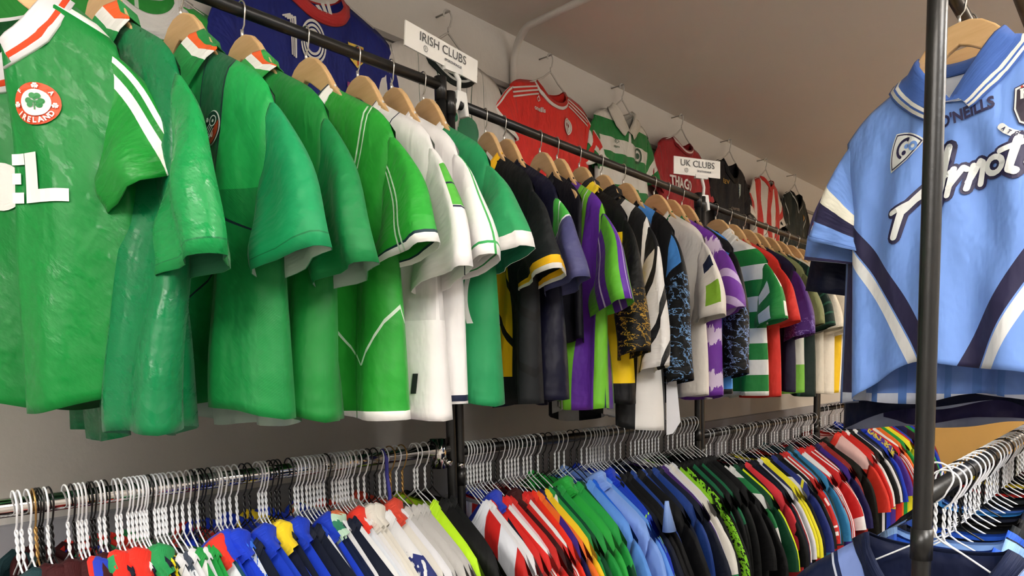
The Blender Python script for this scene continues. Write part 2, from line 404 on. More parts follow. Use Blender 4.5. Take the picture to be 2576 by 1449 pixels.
def hang(S, loc, phi, label, group, fab, sfab=None, col=None, colw=.022, inner=None, thick=True, roll=0, scale=1, rfab=None, rz=None):
    """build one shirt and hang it at loc; phi turns its right-hand edge towards the camera"""
    R = empty('football_shirt', loc, rz=-radians(phi) if rz is None else rz, ry=radians(roll)); R.scale = (scale,)*3
    tag(R, label, 'shirt', group)
    V, F, UV = S.body(); b = mesh_obj('body', V, F, fab, R, UV)
    parts = [b]
    if S.sleeve != 'none':
        for side in (1, -1):
            V, F, UV = S.sleeve_geo(side); parts.append(mesh_obj('sleeve', V, F, (rfab if (side < 0 and rfab) else (sfab or fab)), R, UV))
    if thick:
        inn = fabric(inner) if isinstance(inner, str) else inner
        for p in parts: solid(p, inner=inn)
    if col:
        V, F, UV = S.collar(S.neck if S.neck in ('crew', 'polo') else 'crew', colw); c = mesh_obj('collar', V, F, col, R, UV)
        if thick: solid(c, .0012)
    return R
# ------------------------------------------------------------------ drawn-on marks that follow the cloth
def text_mesh(s, size, bold=0, shear=0, space=1.0):
    cu = bpy.data.curves.new('t', 'FONT'); cu.body = s; cu.size = size; cu.align_x = 'CENTER'; cu.align_y = 'CENTER'; cu.offset = bold
    cu.shear = shear; cu.space_character = space; cu.resolution_u = 3
    o = bpy.data.objects.new('t', cu); me = bpy.data.meshes.new_from_object(o)
    v = [(p.co.x, p.co.y) for p in me.vertices]; f = [tuple(p.vertices) for p in me.polygons]
    bpy.data.objects.remove(o); bpy.data.meshes.remove(me); return v, f
def disc(cx, cy, rx, ry=None, n=28, a0=0, a1=2*pi):
    ry = ry or rx; return [(cx+rx*cos(a0+(a1-a0)*i/n), cy+ry*sin(a0+(a1-a0)*i/n)) for i in range(n)], [tuple(range(n))]
def merge(*L):
    V = []; F = []
    for v, f in L:
        b = len(V); V += v; F += [tuple(b+i for i in q) for q in f]
    return V, F
def xf(g, dx=0, dy=0, rot=0, sx=1, sy=1):
    r = radians(rot); return [(dx+(x*sx*cos(r)-y*sy*sin(r)), dy+(x*sx*sin(r)+y*sy*cos(r))) for x, y in g[0]], g[1]
def ring(cx, cy, r0, r1, n=28, k=1.0):
    V = []; 
    for i in range(n):
        a = 2*pi*i/n; V += [(cx+r0*cos(a), cy+r0*sin(a)*k), (cx+r1*cos(a), cy+r1*sin(a)*k)]
    return V, [(2*i, 2*i+1, (2*i+3) % (2*n), (2*i+2) % (2*n)) for i in range(n)]
def stroke(pts, wd):
    """thick polyline with round joints in 2D"""
    out = []
    for (x0, y0), (x1, y1) in zip(pts, pts[1:]):
        L = math.hypot(x1-x0, y1-y0) or 1; nx, ny = -(y1-y0)/L*wd/2, (x1-x0)/L*wd/2
        out.append(([(x0+nx, y0+ny), (x1+nx, y1+ny), (x1-nx, y1-ny), (x0-nx, y0-ny)], [(0, 1, 2, 3)]))
    for p in pts: out.append(disc(p[0], p[1], wd/2, n=10))
    return merge(*out)
def shamrock(cx, cy, s, rot=0):
    out = []
    for a in (90, 210-8, 330+8):
        r = radians(a); ax, ay = cos(r)*s*.55, sin(r)*s*.55; px, py = -sin(r)*s*.23, cos(r)*s*.23
        out += [disc(ax+px, ay+py, s*.31, n=14), disc(ax-px, ay-py, s*.31, n=14), ([(0, 0), (ax+px*1.9, ay+py*1.9), (ax-px*1.9, ay-py*1.9)], [(0, 1, 2)])]
    out.append(([(-.06*s, 0), (.06*s, 0), (.12*s, -s*.95), (-.02*s, -s*.95)], [(0, 1, 2, 3)]))
    return xf(merge(*out), cx, cy, rot)
def arc_text(s, r, a0, a1, size, bold=0, inward=False):
    out = []; n = len(s)
    for i, ch in enumerate(s):
        a = radians(a0+(a1-a0)*i/max(1, n-1)); rot = math.degrees(a)-90+(180 if inward else 0)
        out.append(xf(text_mesh(ch, size, bold), r*cos(a), r*sin(a), rot))
    return merge(*out)
def mark(name, g2, fn, mat, parent, off=.002, maxlen=.014, lay=0, label=None):
    """2D drawing (x, z) laid on the cloth surface fn(x, z) -> Vector (with normal offset)"""
    bm = bmesh.new(); vs_ = [bm.verts.new((x, y, 0)) for x, y in g2[0]]
    for f in g2[1]:
        try: bm.faces.new([vs_[i] for i in f])
        except ValueError: pass
    bmesh.ops.triangulate(bm, faces=[f for f in bm.faces if len(f.verts) > 4])
    for _ in range(4):
        es = [e for e in bm.edges if e.calc_length() > maxlen]
        if not es: break
        bmesh.ops.subdivide_edges(bm, edges=es, cuts=1)
        bmesh.ops.triangulate(bm, faces=[f for f in bm.faces if len(f.verts) > 4])
    for v in bm.verts: v.co = fn(v.co.x, v.co.y, off+.0012+lay*.0011)
    me = bpy.data.meshes.new(name); bm.to_mesh(me); bm.free(); me.materials.append(mat)
    o = bpy.data.objects.new(name, me); C.objects.link(o); o.parent = parent
    if label: o['label'] = label
    return o
def front_of(S):
    def fn(x, z, off): return Vector((x, S.y(x, z, True)-off, z))
    return fn
def ink(c, rough=.5): return plain('print_'+c, c, rough)
# ------------------------------------------------------------------ hangers
def hook_pts(r=.0205, zc=0, z1=-.05, side=1):
    pts = []
    for i in range(15):
        a = radians(205-i*(205+25)/14); pts.append((r*cos(a)*1.0, 0, zc+r*sin(a)))
    pts += [(.010, 0, -.030), (.001, 0, -.038), (0, 0, z1)]
    return pts
def build_wood_meshes():
    top = [(0, -.050), (.02, -.0515), (.042, -.060), (.065, -.079), (.085, -.103), (.105, -.131), (.14, -.161), (.18, -.186), (.215, -.209), (.226, -.222)]
    bot = [(.220, -.236), (.20, -.235), (.15, -.206), (.10, -.168), (.055, -.128), (.02, -.104), (0, -.094)]
    out = top + bot; full = out + [(-x, z) for x, z in reversed(out[1:-1])]
    bm_ = Geo().prism(full[::-1], -.0065, .0065); return bm_
_w = build_wood_meshes().obj('wooden_body', WOOD, smooth=False, bevel=.003); WOODME = _w.data; bpy.data.objects.remove(_w)
_h = Geo().tube(hook_pts(r=.0165), .0017, 6).obj('metal_hook', plain('nickel_wire', 'C9C6C0', .25, .9)); HOOKME = _h.data; bpy.data.objects.remove(_h)
_h = Geo().tube([(0, 0, -.036), (0, 0, -.052)], .0032, 8).obj('ferrule', plain('nickel_ferrule', 'D8D4CC', .3, .7)); FERME = _h.data; bpy.data.objects.remove(_h)
def link(name, me, parent): o = bpy.data.objects.new(name, me); C.objects.link(o); o.parent = parent; return o
def wood_hanger(loc, phi, label, scale=1, roll=0, rz=None, bar=False):
    R = empty('wooden_hanger', loc, rz=-radians(phi) if rz is None else rz, ry=radians(roll)); R.scale = (scale,)*3
    tag(R, label, 'coat hanger', 'wooden hangers on the upper rails')
    b = link('wooden_body', WOODME, R); m = b.modifiers.new('bevel', 'BEVEL'); m.width = .003; m.segments = 2; m.limit_method = 'ANGLE'
    h = link('metal_hook', HOOKME, R); f = link('ferrule', FERME, h)
    if bar: Geo().tube([(-.19, 0, -.205), (.19, 0, -.205)], .006, 10).obj('trouser_bar', WOOD, R)
    return R
def wire_mesh():
    g = Geo(); n = 6
    g.tube(hook_pts(.0225, z1=-.046), .00165, n)
    for ph in (0, pi):
        g.tube([(.0016*cos(ph+i*.55), .0016*sin(ph+i*.55), -.040-i*.00225) for i in range(24)], .0017, n)
    pts = [(0, 0, -.091), (.012, 0, -.100), (.035, 0, -.112), (.195, 0, -.210), (.200, 0, -.216), (.195, 0, -.222), (0, 0, -.223), (-.195, 0, -.222), (-.200, 0, -.216), (-.195, 0, -.210), (-.035, 0, -.112), (-.012, 0, -.100), (0, 0, -.091)]
    g.tube(pts, .00155, n); return g
_w = wire_mesh().obj('wire_hanger', WIREWHITE); WIREME = _w.data; bpy.data.objects.remove(_w)
WIREMAT = {'w': WIREWHITE, 'k': WIREBLACK, 'g': GOLDWIRE}
WIRENAME = {'w': 'white', 'k': 'black', 'g': 'brass'}
def wire_hanger(loc, phi, colour, label, group):
    o = bpy.data.objects.new('wire_hanger', WIREME); C.objects.link(o); o.location = loc; o.rotation_euler = (0, 0, -radians(phi))
    o.material_slots[0].link = 'OBJECT'; o.material_slots[0].material = WIREMAT[colour]
    tag(o, label, 'coat hanger', group); return o
# ------------------------------------------------------------------ upper left rack
def rz1(y):                                            # height of the upper rails along the wall
    if y < 1.33: return 2.141
    if y < 2.70: return 2.113+(2.083-2.113)*(y-1.352)/1.338
    if y < 4.07: return 2.074+(2.046-2.074)*(y-2.722)/1.338
    return 2.044
TRI = (('w', .72, .82), 'EDEDE8'), (('w', .86, 1.1), 'E87020')
def colmat(c, *lay): return fabric(c, lay, rough=.7, sheen=.1, bump=.15)
UG = 'shirts on the upper left rail'
# 1 --- bright green, front turned towards the aisle
S1 = Shirt(hw=.235, xs=.225, nw=.125, zn=-.128, slope=.62, zarm=-.40, zh=-.735, D=.05, fold=.016, seed=3, dip=.10, reach=.268, cuffz=-.425, cuffr=.075, beta=25, flare=1.0, sdep=.042, kf=(1.1, 1.9))
_y0 = S1.y
def _pleat(x, z, front):
    v = _y0(x, z, front)
    if front: v += .055*sstep(.071, .060, x)*sstep(-.17, -.26, z)*sstep(-.215, -.17, x)
    return v
S1.y = _pleat; S1.Ns = 90
f1 = fabric('04782F', ((('acurve', -.0975, -1.60, 0, .007, -.40, -.13), 'EDEDE8'),), weave='jacquard', hem=-.735, rough=.48)
s1 = fabric('14822C', ((('w', .022, .037), 'EDEDE8'), (('w', .050, .065), 'EDEDE8')), weave='jacquard', rough=.48)
c1 = fabric('E4E2E6', ((('w', .55, .66), 'D8461E'),), rough=.7, bump=.15)
R = hang(S1, (RX, .35, 2.141), -38, 'nearest bright green shirt with orange crest and big white block letters', UG, f1, s1, c1, .036, inner='0A5A28')
fn = front_of(S1)
OR, WH, DG = ink('D4481A'), ink('E6E6E2'), ink('0B7A36')
cr = mark('crest', disc(.117, -.301, .031), fn, OR, R, .0015, label='round orange and white crest with a green shamrock')
mark('crest_centre', disc(.117, -.300, .0195), fn, WH, cr, lay=1).parent = cr
for o_ in (mark('shamrock', shamrock(.117, -.298, .0135), fn, DG, cr, lay=2), mark('crest_letters', merge(xf(arc_text('IRELAND', .0253, 215, 325, .0105, .0004, True), .117, -.301), xf(arc_text('F', .0253, 140, 140, .0085, .0003), .117, -.301), xf(arc_text('A', .0253, 40, 40, .0085, .0003), .117, -.301), shamrock(.117, -.2757, .0048), shamrock(.0925, -.303, .0048), shamrock(.1415, -.303, .0048)), fn, WH, cr, lay=2)): pass
def block(ch, x, z, wd, h, k=.36):
    t = wd*k; b = lambda x0, z0, x1, z1: ([(x+x0, z+z0), (x+x1, z+z0), (x+x1, z+z1), (x+x0, z+z1)], [(0, 1, 2, 3)])
    if ch == 'L': return merge(b(0, 0, t*1.15, h), b(0, 0, wd*1.25, h*.26))
    if ch == 'E': return merge(b(0, 0, t, h), b(0, 0, wd, h*.24), b(0, h*.39, wd*.86, h*.61), b(0, h*.76, wd, h))
    if ch == 'P': return merge(b(0, 0, t, h), b(0, h*.80, wd, h), b(0, h*.40, wd, h*.58), b(wd*.68, h*.4, wd, h))
    if ch == 'O': return ring(x+wd/2, z+h/2, wd*.20, wd*.5, 24, h/wd)
mark('printed_letters', merge(block('L', .092, -.442, .053, .072), *[([(.0715, z0), (.088-d, z0), (.088-d, z0+.016), (.0715, z0+.016)], [(0, 1, 2, 3)]) for z0, d in ((-.442, 0), (-.414, .004), (-.386, -.003))]), fn, WH, R, .0018, label='big white block E and L letters')
mark('printed_letters', merge(disc(.022, -.405, .034, .036)), fn, WH, R, .0018)
wood_hanger((RX, .35, 2.137), -38, 'wooden hanger inside the nearest bright green shirt at the left edge', scale=.86)
# 2..n table: y, phi, shirt kwargs, body fabric, sleeve fabric, collar fabric, label
def U(y, phi, kw, f, sf=None, cf=None, label='', cw=.022, inner=None, hl=None, seed=None):
    kw = dict(kw); kw.setdefault('seed', int(y*1000)); kw.setdefault('fold', .032); S = Shirt(**kw)
    sc = 1 if y < 1.33 else .955
    R = hang(S, (RX, y, rz1(y)), phi, label, UG, f, sf, cf, cw, inner=inner, scale=sc)
    wood_hanger((RX, y, rz1(y)), phi, hl or 'wooden hanger carrying the '+label.split(' with ')[0], scale=sc); return R, S
GI = 'A9C4B4'
HEM = -.79
f = fabric('05703E', (), weave='jacquard', hem=HEM, rough=.42); sf = fabric('0E8842', ((('u', .247, .2495), '0B6A38'), (('u', .0, .006), '0B6A38')), weave='jacquard', rough=.42)
U(.536, 2, dict(bend=-.065, swm=.1, hw=.278, reach=.31, cuffz=-.545, fold=.026, D=.05, neck='polo', cuffr=.08, beta=8, zarm=-.45), f, sf, fabric('1A9144', ((('u', .070, .080), 'EDEDE8'), (('u', .080, .0875), 'DF5A1E')), rough=.7), 'sea green shirt with shiny leaf texture and drooping plain sleeve', inner='2E7A55')
f = fabric('0A7836', ((('afill', .125, 0, 0, 0, -.40, -.16), '169A48'), (('box', .118, .182, -.40, -.13), '0A5A34'), (('curve', .118, 0, 0, .0016, -.40, -.15), '0A1E28'), (('curve', .1815, 0, 0, .0018, -.42, -.15), '0A1E28'), (('curve', -.4445, -3.0, -3.57, .002, -.62, -.42), '0A1E28'), (('box', .145, .18, -.455, -.37), '46A85A'), (('box', .10, .132, -.455, -.385), 'C8CCC4'), (('curve', 3.257, 15.26, 18.9, .004, -.488, -.40), '0A1E28')), hem=HEM, weave='rib', rough=.5)
sf = fabric('108A52', ((('u', 0, .010), '0E6B34'), (('u', .247, .2495), '0C6A3C')), weave='rib', rough=.5)
R, S = U(.673, 0, dict(bend=-.012, swm=.1, hw=.285, fold=.024, D=.075, neck='polo', cuffz=-.53, reach=.335, dip=.09, lift=.065), f, sf, fabric('12823A', ((('u', .070, .078), 'EDEDE8'), (('u', .078, .084), 'DF5A1E')), rough=.65), 'deep green shirt with open polo collar and oval football badge', inner=GI)
fn = front_of(S); cx, cz = .165, -.292
b = mark('badge', disc(cx, cz, .021, .029), fn, WH, R, .002, label='oval dark green and rust badge with a white football')
mark('badge_field', disc(cx, cz, .0195, .0273), fn, ink('0C3A2C'), b, lay=1)
mark('badge_lower', disc(cx, cz, .0195, .0273, n=20, a0=-2.2, a1=.5), fn, ink('9A3418'), b, lay=2)
mark('badge_football', merge(ring(cx+.006, cz+.010, .0075, .0092), disc(cx+.006, cz+.010, .003, n=5), shamrock(cx-.010, cz+.014, .0045), *[stroke([(cx-.016+i*.004, cz-.004-i*.004), (cx-.003+i*.004, cz+.006-i*.003)], .0013) for i in range(4)], xf(text_mesh('FAI', .012, .0003), cx+.001, cz-.014, 8)), fn, WH, b, lay=3)
f = fabric('10782E', ((('curve', .10, 0, 0, .0017, -.35, -.15), '0A2A28'),), hem=HEM, rough=.5); sf = fabric('0E783C', ((('u', 0, .01), '0E6A30'),), rough=.5)
U(.793, 3, dict(bend=-.035, swm=.1, hw=.28, fold=.03, D=.075, lift=.055, cuffz=-.54, cuffr=.078, reach=.335, neck='polo', dip=.05), f, sf, fabric('2A9A40', ((('u', .070, .079), 'EDEDE8'), (('u', .079, .086), 'DF5A1E')), rough=.7), 'mid green shirt with white and orange collar edge and curled sleeve', inner='8FA89A')
wl = 'C8DCC8'
f = fabric('22902C', ((('w', -.80, -.774), 'EFEFEA'), (('curve', .1535, -.62, -1.5, .0022, -.44, -.20), wl), (('curve', .1645, -.62, -1.5, .0015, -.44, -.20), wl), (('acurve', .83, 2.87, 2.9, .0028, -.687, -.44), wl), (('acurve', .649, .614, 0, .0026, -.687, -.5), wl), (('curve', .205, 0, 0, .0012, -.79, -.4), '1C7A2A')), hem=-.775, rough=.45, weave='rib')
sf = fabric('26962E', ((('u', .252, .50), 'EFEFEA'), (('u', .246, .252), '12303A'), (('w', .078, .081), wl), (('w', .086, .089), wl)), rough=.45)
U(.936, 4, dict(swm=.1, hw=.29, fold=.014, D=.06, cuffz=-.495, reach=.335, cuffr=.09, beta=10, dip=.07), f, sf, fabric('EFEFEA', ((('w', 0, .35), '12303A'),), rough=.6), 'bright green shirt with white stitched seams and white hem', cw=.02)
f = fabric('E6E4E2', ((('curve', .3, .75, 0, .0022, -.40, -.13), '141E38'), (('box', .18, .29, -.60, -.47), 'D2D0CE')), hem=HEM, rough=.6)
sf = fabric('E8E6E4', ((('w', -.07, -.066), '141E38'), (('box', .055, .15, -.066, .02), '4FA83A'), (('box', .10, .104, -.066, .02), '141E38'), (('box', .151, .155, -.2, .02), '141E38')), rough=.6)
R, S = U(1.068, 10, dict(hw=.29, fold=.024, D=.05, cuffz=-.53, reach=.335), f, sf, fabric('E6E4E2', ((('w', 0, .3), '1A2440'),), rough=.6), 'white shirt with navy piping, green shoulder blocks and small black hem tag')
mark('woven_tag', ([(.248, -.745), (.258, -.745), (.263, -.705), (.253, -.705)], [(0, 1, 2, 3)]), front_of(S), ink('1C1C20'), R, .002, label='small black woven tag')
f = fabric('ECEAE8', ((('w', -.765, -.752), '141E38'), (('acurve', .12, .3, 0, .002, -.25, -.12), '3FA050')), hem=HEM, rough=.6)
U(1.164, 13, dict(hw=.275, zh=-.755, fold=.022, D=.045, cuffz=-.50), f, fabric('ECEAE8', ((('u', .24, .246), '2E9A50'), (('w', -.004, .004), '3FA050')), rough=.6), fabric('ECEAE8', (), rough=.6), 'white shirt with navy hem band and thin green piping')
f = fabric('1C8850', ((('curve', 1.1, 3.2, 3.0, .006, -.60, -.42), 'E6E4E0'),), hem=HEM, rough=.55)
sf = fabric('248E54', ((('u', .232, .50), 'E6E4E0'),), rough=.55)
U(1.263, 15, dict(hw=.285, D=.075, lift=.025, fold=.018, cuffz=-.475, cuffr=.092, sdep=.045), f, sf, fabric('EDEBE8', (), rough=.6), 'plain green shirt with wide white sleeve cuffs', inner='1C7A58')
YE = 'E6B416'
f = fabric('1C1E20', ((('acurve', .02, 0, 0, .2, -.72, -.36), YE), (('afill', .155, -.12, 0, 0, -.8, -.36), '1C1E20'), (('diag', .12, .16, .9), '141414')), hem=-.78, rough=.6)
U(1.482, 24, dict(hw=.285, D=.055, zh=-.785, cuffz=-.49, cuffr=.09), f, fabric('24282A', ((('u', .232, .255), 'EDB51C'), (('u', .255, .6), 'E8E4DC')), rough=.6), fabric('1C1C1C', ((('u', .045, .062), 'EFEDE8'), (('u', .062, .2), 'EDB51C')), rough=.6), 'black shirt with yellow body panel and yellow and white sleeve cuff')
f = fabric('1B1C36', ((('afill', .15, -.75, 0, 0, -.9, -.25), '44446A'),), hem=-.79, rough=.4)
sf = fabric('474874', ((('u', 0, .085), '45AE45'), (('u', .085, .091), 'EDEDF0'), (('curve', .03, .0, 12, .003, -.1, .16), 'EDEDF0')), rough=.4)
U(1.556, 22, dict(hw=.29, D=.06, fold=.02, cuffz=-.50, reach=.34), f, sf, fabric('1A1C30', (), rough=.5), 'navy shirt with green shoulders, slate sleeves and white piping')
U(1.711, 24, dict(hw=.235, D=.03, sleeve='none', zh=-.62), fabric('1A1A26', (), hem=-.62), None, fabric('1C1C26'), 'dark navy sleeveless top hidden behind the slate sleeved shirt')
st = ((('v', .118, .47, .02), '5A2A96'), (('v', .118, .03, .042), 'D6CCE8'), (('v', .118, .02, .062), '1C2450'))
f = fabric('6CB82E', st, hem=-.80, rough=.45)
sf = fabric('5CAF30', ((('h', .1, .45, .03), '5A2A96'), (('h', .1, .05, .01), 'D6CCE8'), (('u', 0, .012), '1C3A50')), rough=.45)
U(1.792, 26, dict(hw=.285, D=.06, cuffz=-.535, cuffr=.095, zh=-.80), f, sf, fabric('141828', (), rough=.6), 'lime green and purple vertically striped shirt')
BK = fabric('161618', (), rough=.6)
L2 = dict(reach=.325, cuffr=.074)
f = fabric('1A1A1C', ((('w', -.74, -.30), 'EAC414'), (('box', .15, .18, -.74, -.3), 'C8A010')), hem=HEM, rough=.5)
U(1.904, 26, dict(hw=.28, D=.06, dip=.09, neck='polo', sleeve='long', cuffz=-.66, reach=.335), f, fabric('161616', ((('brush', .8, .012, -1, 1, -.2, .2), 'A8842A'), (('u', 0, .26), '161616')), rough=.5), fabric('F0D028', ((('w', 0, .6), '161618'),), rough=.6), 'yellow shirt with black shoulders and long black sleeves scribbled in gold')
f = fabric('E4E2DE', ((('v', .12, .5, .03), '17181A'),), hem=-.83, rough=.55)
U(2.023, 26, dict(hw=.285, D=.10, zh=-.875, lift=.05, sleeve='long', cuffz=-.70, neck='polo', dip=.06), f, fabric('E6E4E0', ((('u', 0, .07), '18191C'), (('diag', .24, .26, -2.2), '18191C')), rough=.5), fabric('1A1A1C', (), rough=.6), 'white and black striped long sleeved shirt with the lowest hem on the rail')
f = fabric('16171A', ((('acurve', .14, 0, 0, .05, -.33, -.12), '4A8EDC'),), hem=HEM, rough=.5)
U(2.155, 25, dict(hw=.285, D=.045, sleeve='long', cuffz=-.74, reach=.335), f, fabric('141518', ((('brush', .8, .012, -1, 1, -.2, .2), '6E98C8'), (('u', .0, .12), '141518'), (('box', .0, .09, .02, .2), '4A8EDC')), rough=.5), BK, 'black long sleeved shirt with sky blue shoulders and blue scribbled sleeves')
f = fabric('E2DCD2', (), hem=HEM, rough=.65)
U(2.355, 24, dict(hw=.28, D=.045, cuffz=-.53, **L2), f, fabric('E4DED4', ((('box', .15, .23, .01, .07), '7CAA2C'), (('box', .06, .10, .01, .07), '1A2440')), rough=.65), fabric('E2DCD2', ((('w', .6, 1.1), '17683A'),), rough=.65), 'cream white shirt with green neck trim and sleeve patches')
f = fabric('6A2E9A', ((('dye', .155, .34), 'D8C8E4'),), hem=HEM, rough=.5)
U(2.452, 22, dict(hw=.29, D=.05, cuffz=-.50, reach=.335, cuffr=.074), f, fabric('7036A0', ((('diag', .13, .3, .8), 'C4B0DC'),), rough=.5), fabric('1C7A44', (), rough=.6), 'purple and white brushed tie-dye shirt')
f = fabric('3E86D6', ((('w', -.80, -.765), '141414'), (('acurve', -.135, -1.60, 0, .03, -.40, -.13), '141416')), hem=HEM, rough=.55)
U(2.56, 24, dict(hw=.285, D=.055, sleeve='long', cuffz=-.72, reach=.33), f, fabric('141416', ((('brush', .8, .012, -1, 1, -.2, .2), '7E9CD0'), (('u', 0, .22), '141416')), rough=.5), BK, 'sky blue shirt with black shoulders and long scribbled black sleeves')
f = fabric('F0EEE6', ((('h', .125, .52, .02), '1E8038'),), hem=HEM, rough=.5)
U(2.843, 22, dict(hw=.285, D=.05, neck='polo', **L2), f, fabric('F0EEE6', ((('h', .13, .5, .0), '1E8038'), (('diag', .13, .5, .0), '1E8038')), rough=.5), fabric('F0EEE6', (), rough=.6), 'green and white hooped shirt in the third bay')
f = fabric('C4281E', (), hem=HEM, rough=.6)
U(2.973, 22, dict(hw=.285, D=.055, **L2), f, f, f, 'plain bright red shirt in the third bay')
f = fabric('242040', (), hem=HEM, rough=.6)
U(3.112, 20, dict(hw=.285, D=.05, cuffz=-.55, **L2), f, fabric('44206C', ((('brush', .8, .012, -1, 1, -.2, .2), '8070B0'), (('u', 0, .2), '44206C'))), fabric('1A1A2C', (), rough=.6), 'navy shirt with purple patterned sleeves')
f = fabric('7CBA44', ((('fill', .30, .22, 0, 0, -.66, -.3), 'DEDCCE'), (('curve', .30, .22, 0, .004, -.66, -.3), '2A4A1E'), (('w', -.40, 0), '74784E')), hem=HEM, rough=.6)
U(3.217, 20, dict(hw=.285, D=.05, **L2), f, fabric('72764C', ((('u', 0, .1), '666A42'),)), fabric('72764C', (), rough=.6), 'olive shirt with cream and lime lower side')
f = fabric('17302A', ((('v', .05, .2, 0), '24503E'),), hem=HEM, rough=.6)
U(3.35, 20, dict(hw=.285, D=.05, **L2), f, f, fabric('17302A', (), rough=.6), 'dark green checked shirt beside the olive one')
for y, c, lab in ((3.468, 'D8CFBC', 'plain cream shirt beside the dark green checked one'), (3.617, 'DCD4C4', 'second cream shirt after the plain one in the third bay')):
    f = fabric(c, (), hem=HEM, rough=.6); U(y, 20, dict(hw=.285, D=.055, **L2), f, f, f, lab)
f = fabric('E4DED0', ((('curve', .26, .0, 0, .02, -.8, -.35), 'E6BC14'),), hem=HEM, rough=.6)
U(3.749, 20, dict(hw=.285, D=.06, **L2), f, fabric('E4DED0', ((('u', .22, .24), '3A3A34'),)), fabric('E4DED0', (), rough=.6), 'off-white shirt with a yellow side panel')
f = fabric('E8DFC8', ((('fill', .2, 0, 0, 0, -.8, -.35), 'E8BE1E'),), hem=HEM, rough=.6)
U(3.889, 20, dict(hw=.285, D=.06, **L2), f, fabric('EAD080', ((('u', .14, .16), '3A3A34'), (('u', .19, .205), '3A3A34')), rough=.6), fabric('E8BE1E', (), rough=.6), 'yellow and white shirt with dark rings on the sleeve')
for i, (y, c, lab) in enumerate(((4.2, 'B4342C', 'brick red shirt, first on the farthest upper rail'), (4.36, '9A1E20', 'dark red shirt, second on the farthest upper rail'), (4.52, '2A2A5C', 'navy shirt on the farthest upper rail'), (4.72, 'B02824', 'red shirt after the navy one on the farthest upper rail'), (4.95, '303038', 'charcoal shirt near the end of the farthest upper rail'))):
    f = fabric(c, (), hem=HEM); U(y, 18, dict(hw=.285, D=.055, Ns=20, Nt=20), f, f, f, lab)
# ------------------------------------------------------------------ shirts pinned high on the wall
CLEAR = plain('clear_hanger_plastic', 'C6C2BC', .25, spec=.6)
def W(y, z, phi_s, kw, f, sf, cf, label, cw=.022, scale=.92, hang_label=''):
    d = dict(slope=.24, zn=-.115, hw=.27, xs=.265, D=.022, fold=.012, reach=.32, cuffz=-.40, zarm=-.36, zh=-.78, beta=20, Ns=26, Nt=26, sdep=.016, seed=int(y*977))
    d.update(kw); S = Shirt(**d)
    R = hang(S, (WX+.055, y, z), 0, label, 'shirts displayed high on the wall', f, sf, cf, cw, scale=scale, rz=pi/2)
    Hh = empty('plastic_hanger', (WX+.055, y, z), rz=pi/2); Hh.scale = (scale,)*3
    tag(Hh, hang_label, 'coat hanger', 'clear hangers on the wall')
    g = Geo().tube([(-.20, 0, -.155), (-.12, 0, -.125), (-.05, 0, -.09), (-.012, 0, -.062), (0, 0, -.055), (.012, 0, -.062), (.05, 0, -.09), (.12, 0, -.125), (.20, 0, -.155)], .0035, 8); g.obj('arms', CLEAR, Hh)
    Geo().tube([(p[0], p[1], p[2]) for p in hook_pts(.018)], .003, 8).obj('hook', CLEAR, Hh)
    h = Geo().tube([(0, .055/scale, .012), (0, -.01, .012)], .003, 8).obj('wall_peg', plain('steel_peg', '9A9690', .4, .6), Hh)
    return R, S
W(.80, 2.455, 0, dict(neck='crew', dip=.09, seed=5), fabric('2A9438', ((('v', .5, .02, 0), 'D8E4D8'),)), fabric('2A9438'), fabric('E6E6E4', (), rough=.7), 'mid green shirt with wide white round collar high on the wall', .05, hang_label='clear hanger of the green wall shirt at top left')
R, S = W(1.285, 2.62, 0, dict(sleeve='long', hw=.285, xs=.28, reach=.36, dip=.075, seed=6, slope=.34), fabric('16206E', ((('acurve', .245, .0, 0, .003, -.8, -.42), '5A80C8'),), rough=.5), fabric('16206E', (), rough=.5), fabric('B83030', (), rough=.7), 'navy long sleeved shirt with red collar and number 10', .026, 1.0, 'clear hanger of the navy number 10 shirt')
fn = front_of(S)
SIL = ink('D8D6D2')
def tri_logo(cx, cz, s):
    return merge(*[([(cx-s*.5+i*s*.33, cz+s*(.05+.0*i)), (cx-s*.5+i*s*.33+s*.26, cz+s*.05), (cx-s*.5+i*s*.33+s*.02+s*.10*0, cz+s*(.28+.2*i)), (cx-s*.5+i*s*.33-s*.2, cz+s*(.2+.2*i))], [(0, 1, 2, 3)]) for i in range(3)])
mark('sports_logo', merge(tri_logo(.006, -.188, .05), xf(text_mesh('adidas', .022, .0006), .0, -.196)), fn, SIL, R, .003)
mark('number', merge(*[xf(stroke([(-.115, -.232), (-.093, -.222), (-.093, -.325)], .0045), i*.0065, -i*.002) for i in (-1, 0, 1)], *[ring(-.035, -.274, .018+i*.0075, .0225+i*.0075, 30, 1.55) for i in range(3)]), fn, SIL, R, .003, label='outlined silver number 10')
b = mark('crest', ([(.085, -.235), (.145, -.232), (.143, -.275), (.115, -.30), (.087, -.275)], [(0, 1, 2, 3, 4)]), fn, ink('D8B848'), R, .003)
mark('crest_quarter', ([(.113, -.238), (.141, -.238), (.139, -.274), (.115, -.294)], [(0, 1, 2, 3)]), fn, ink('B84828'), b, lay=1)
b = mark('patch', ([(.08, -.345), (.135, -.345), (.135, -.385), (.08, -.385)], [(0, 1, 2, 3)]), fn, ink('8A2868'), R, .003)
mark('patch_year', merge(xf(text_mesh('2011', .022, .0006), .108, -.40), xf(text_mesh('Kids', .018, .0004), .105, -.362)), fn, WH, b, lay=1)
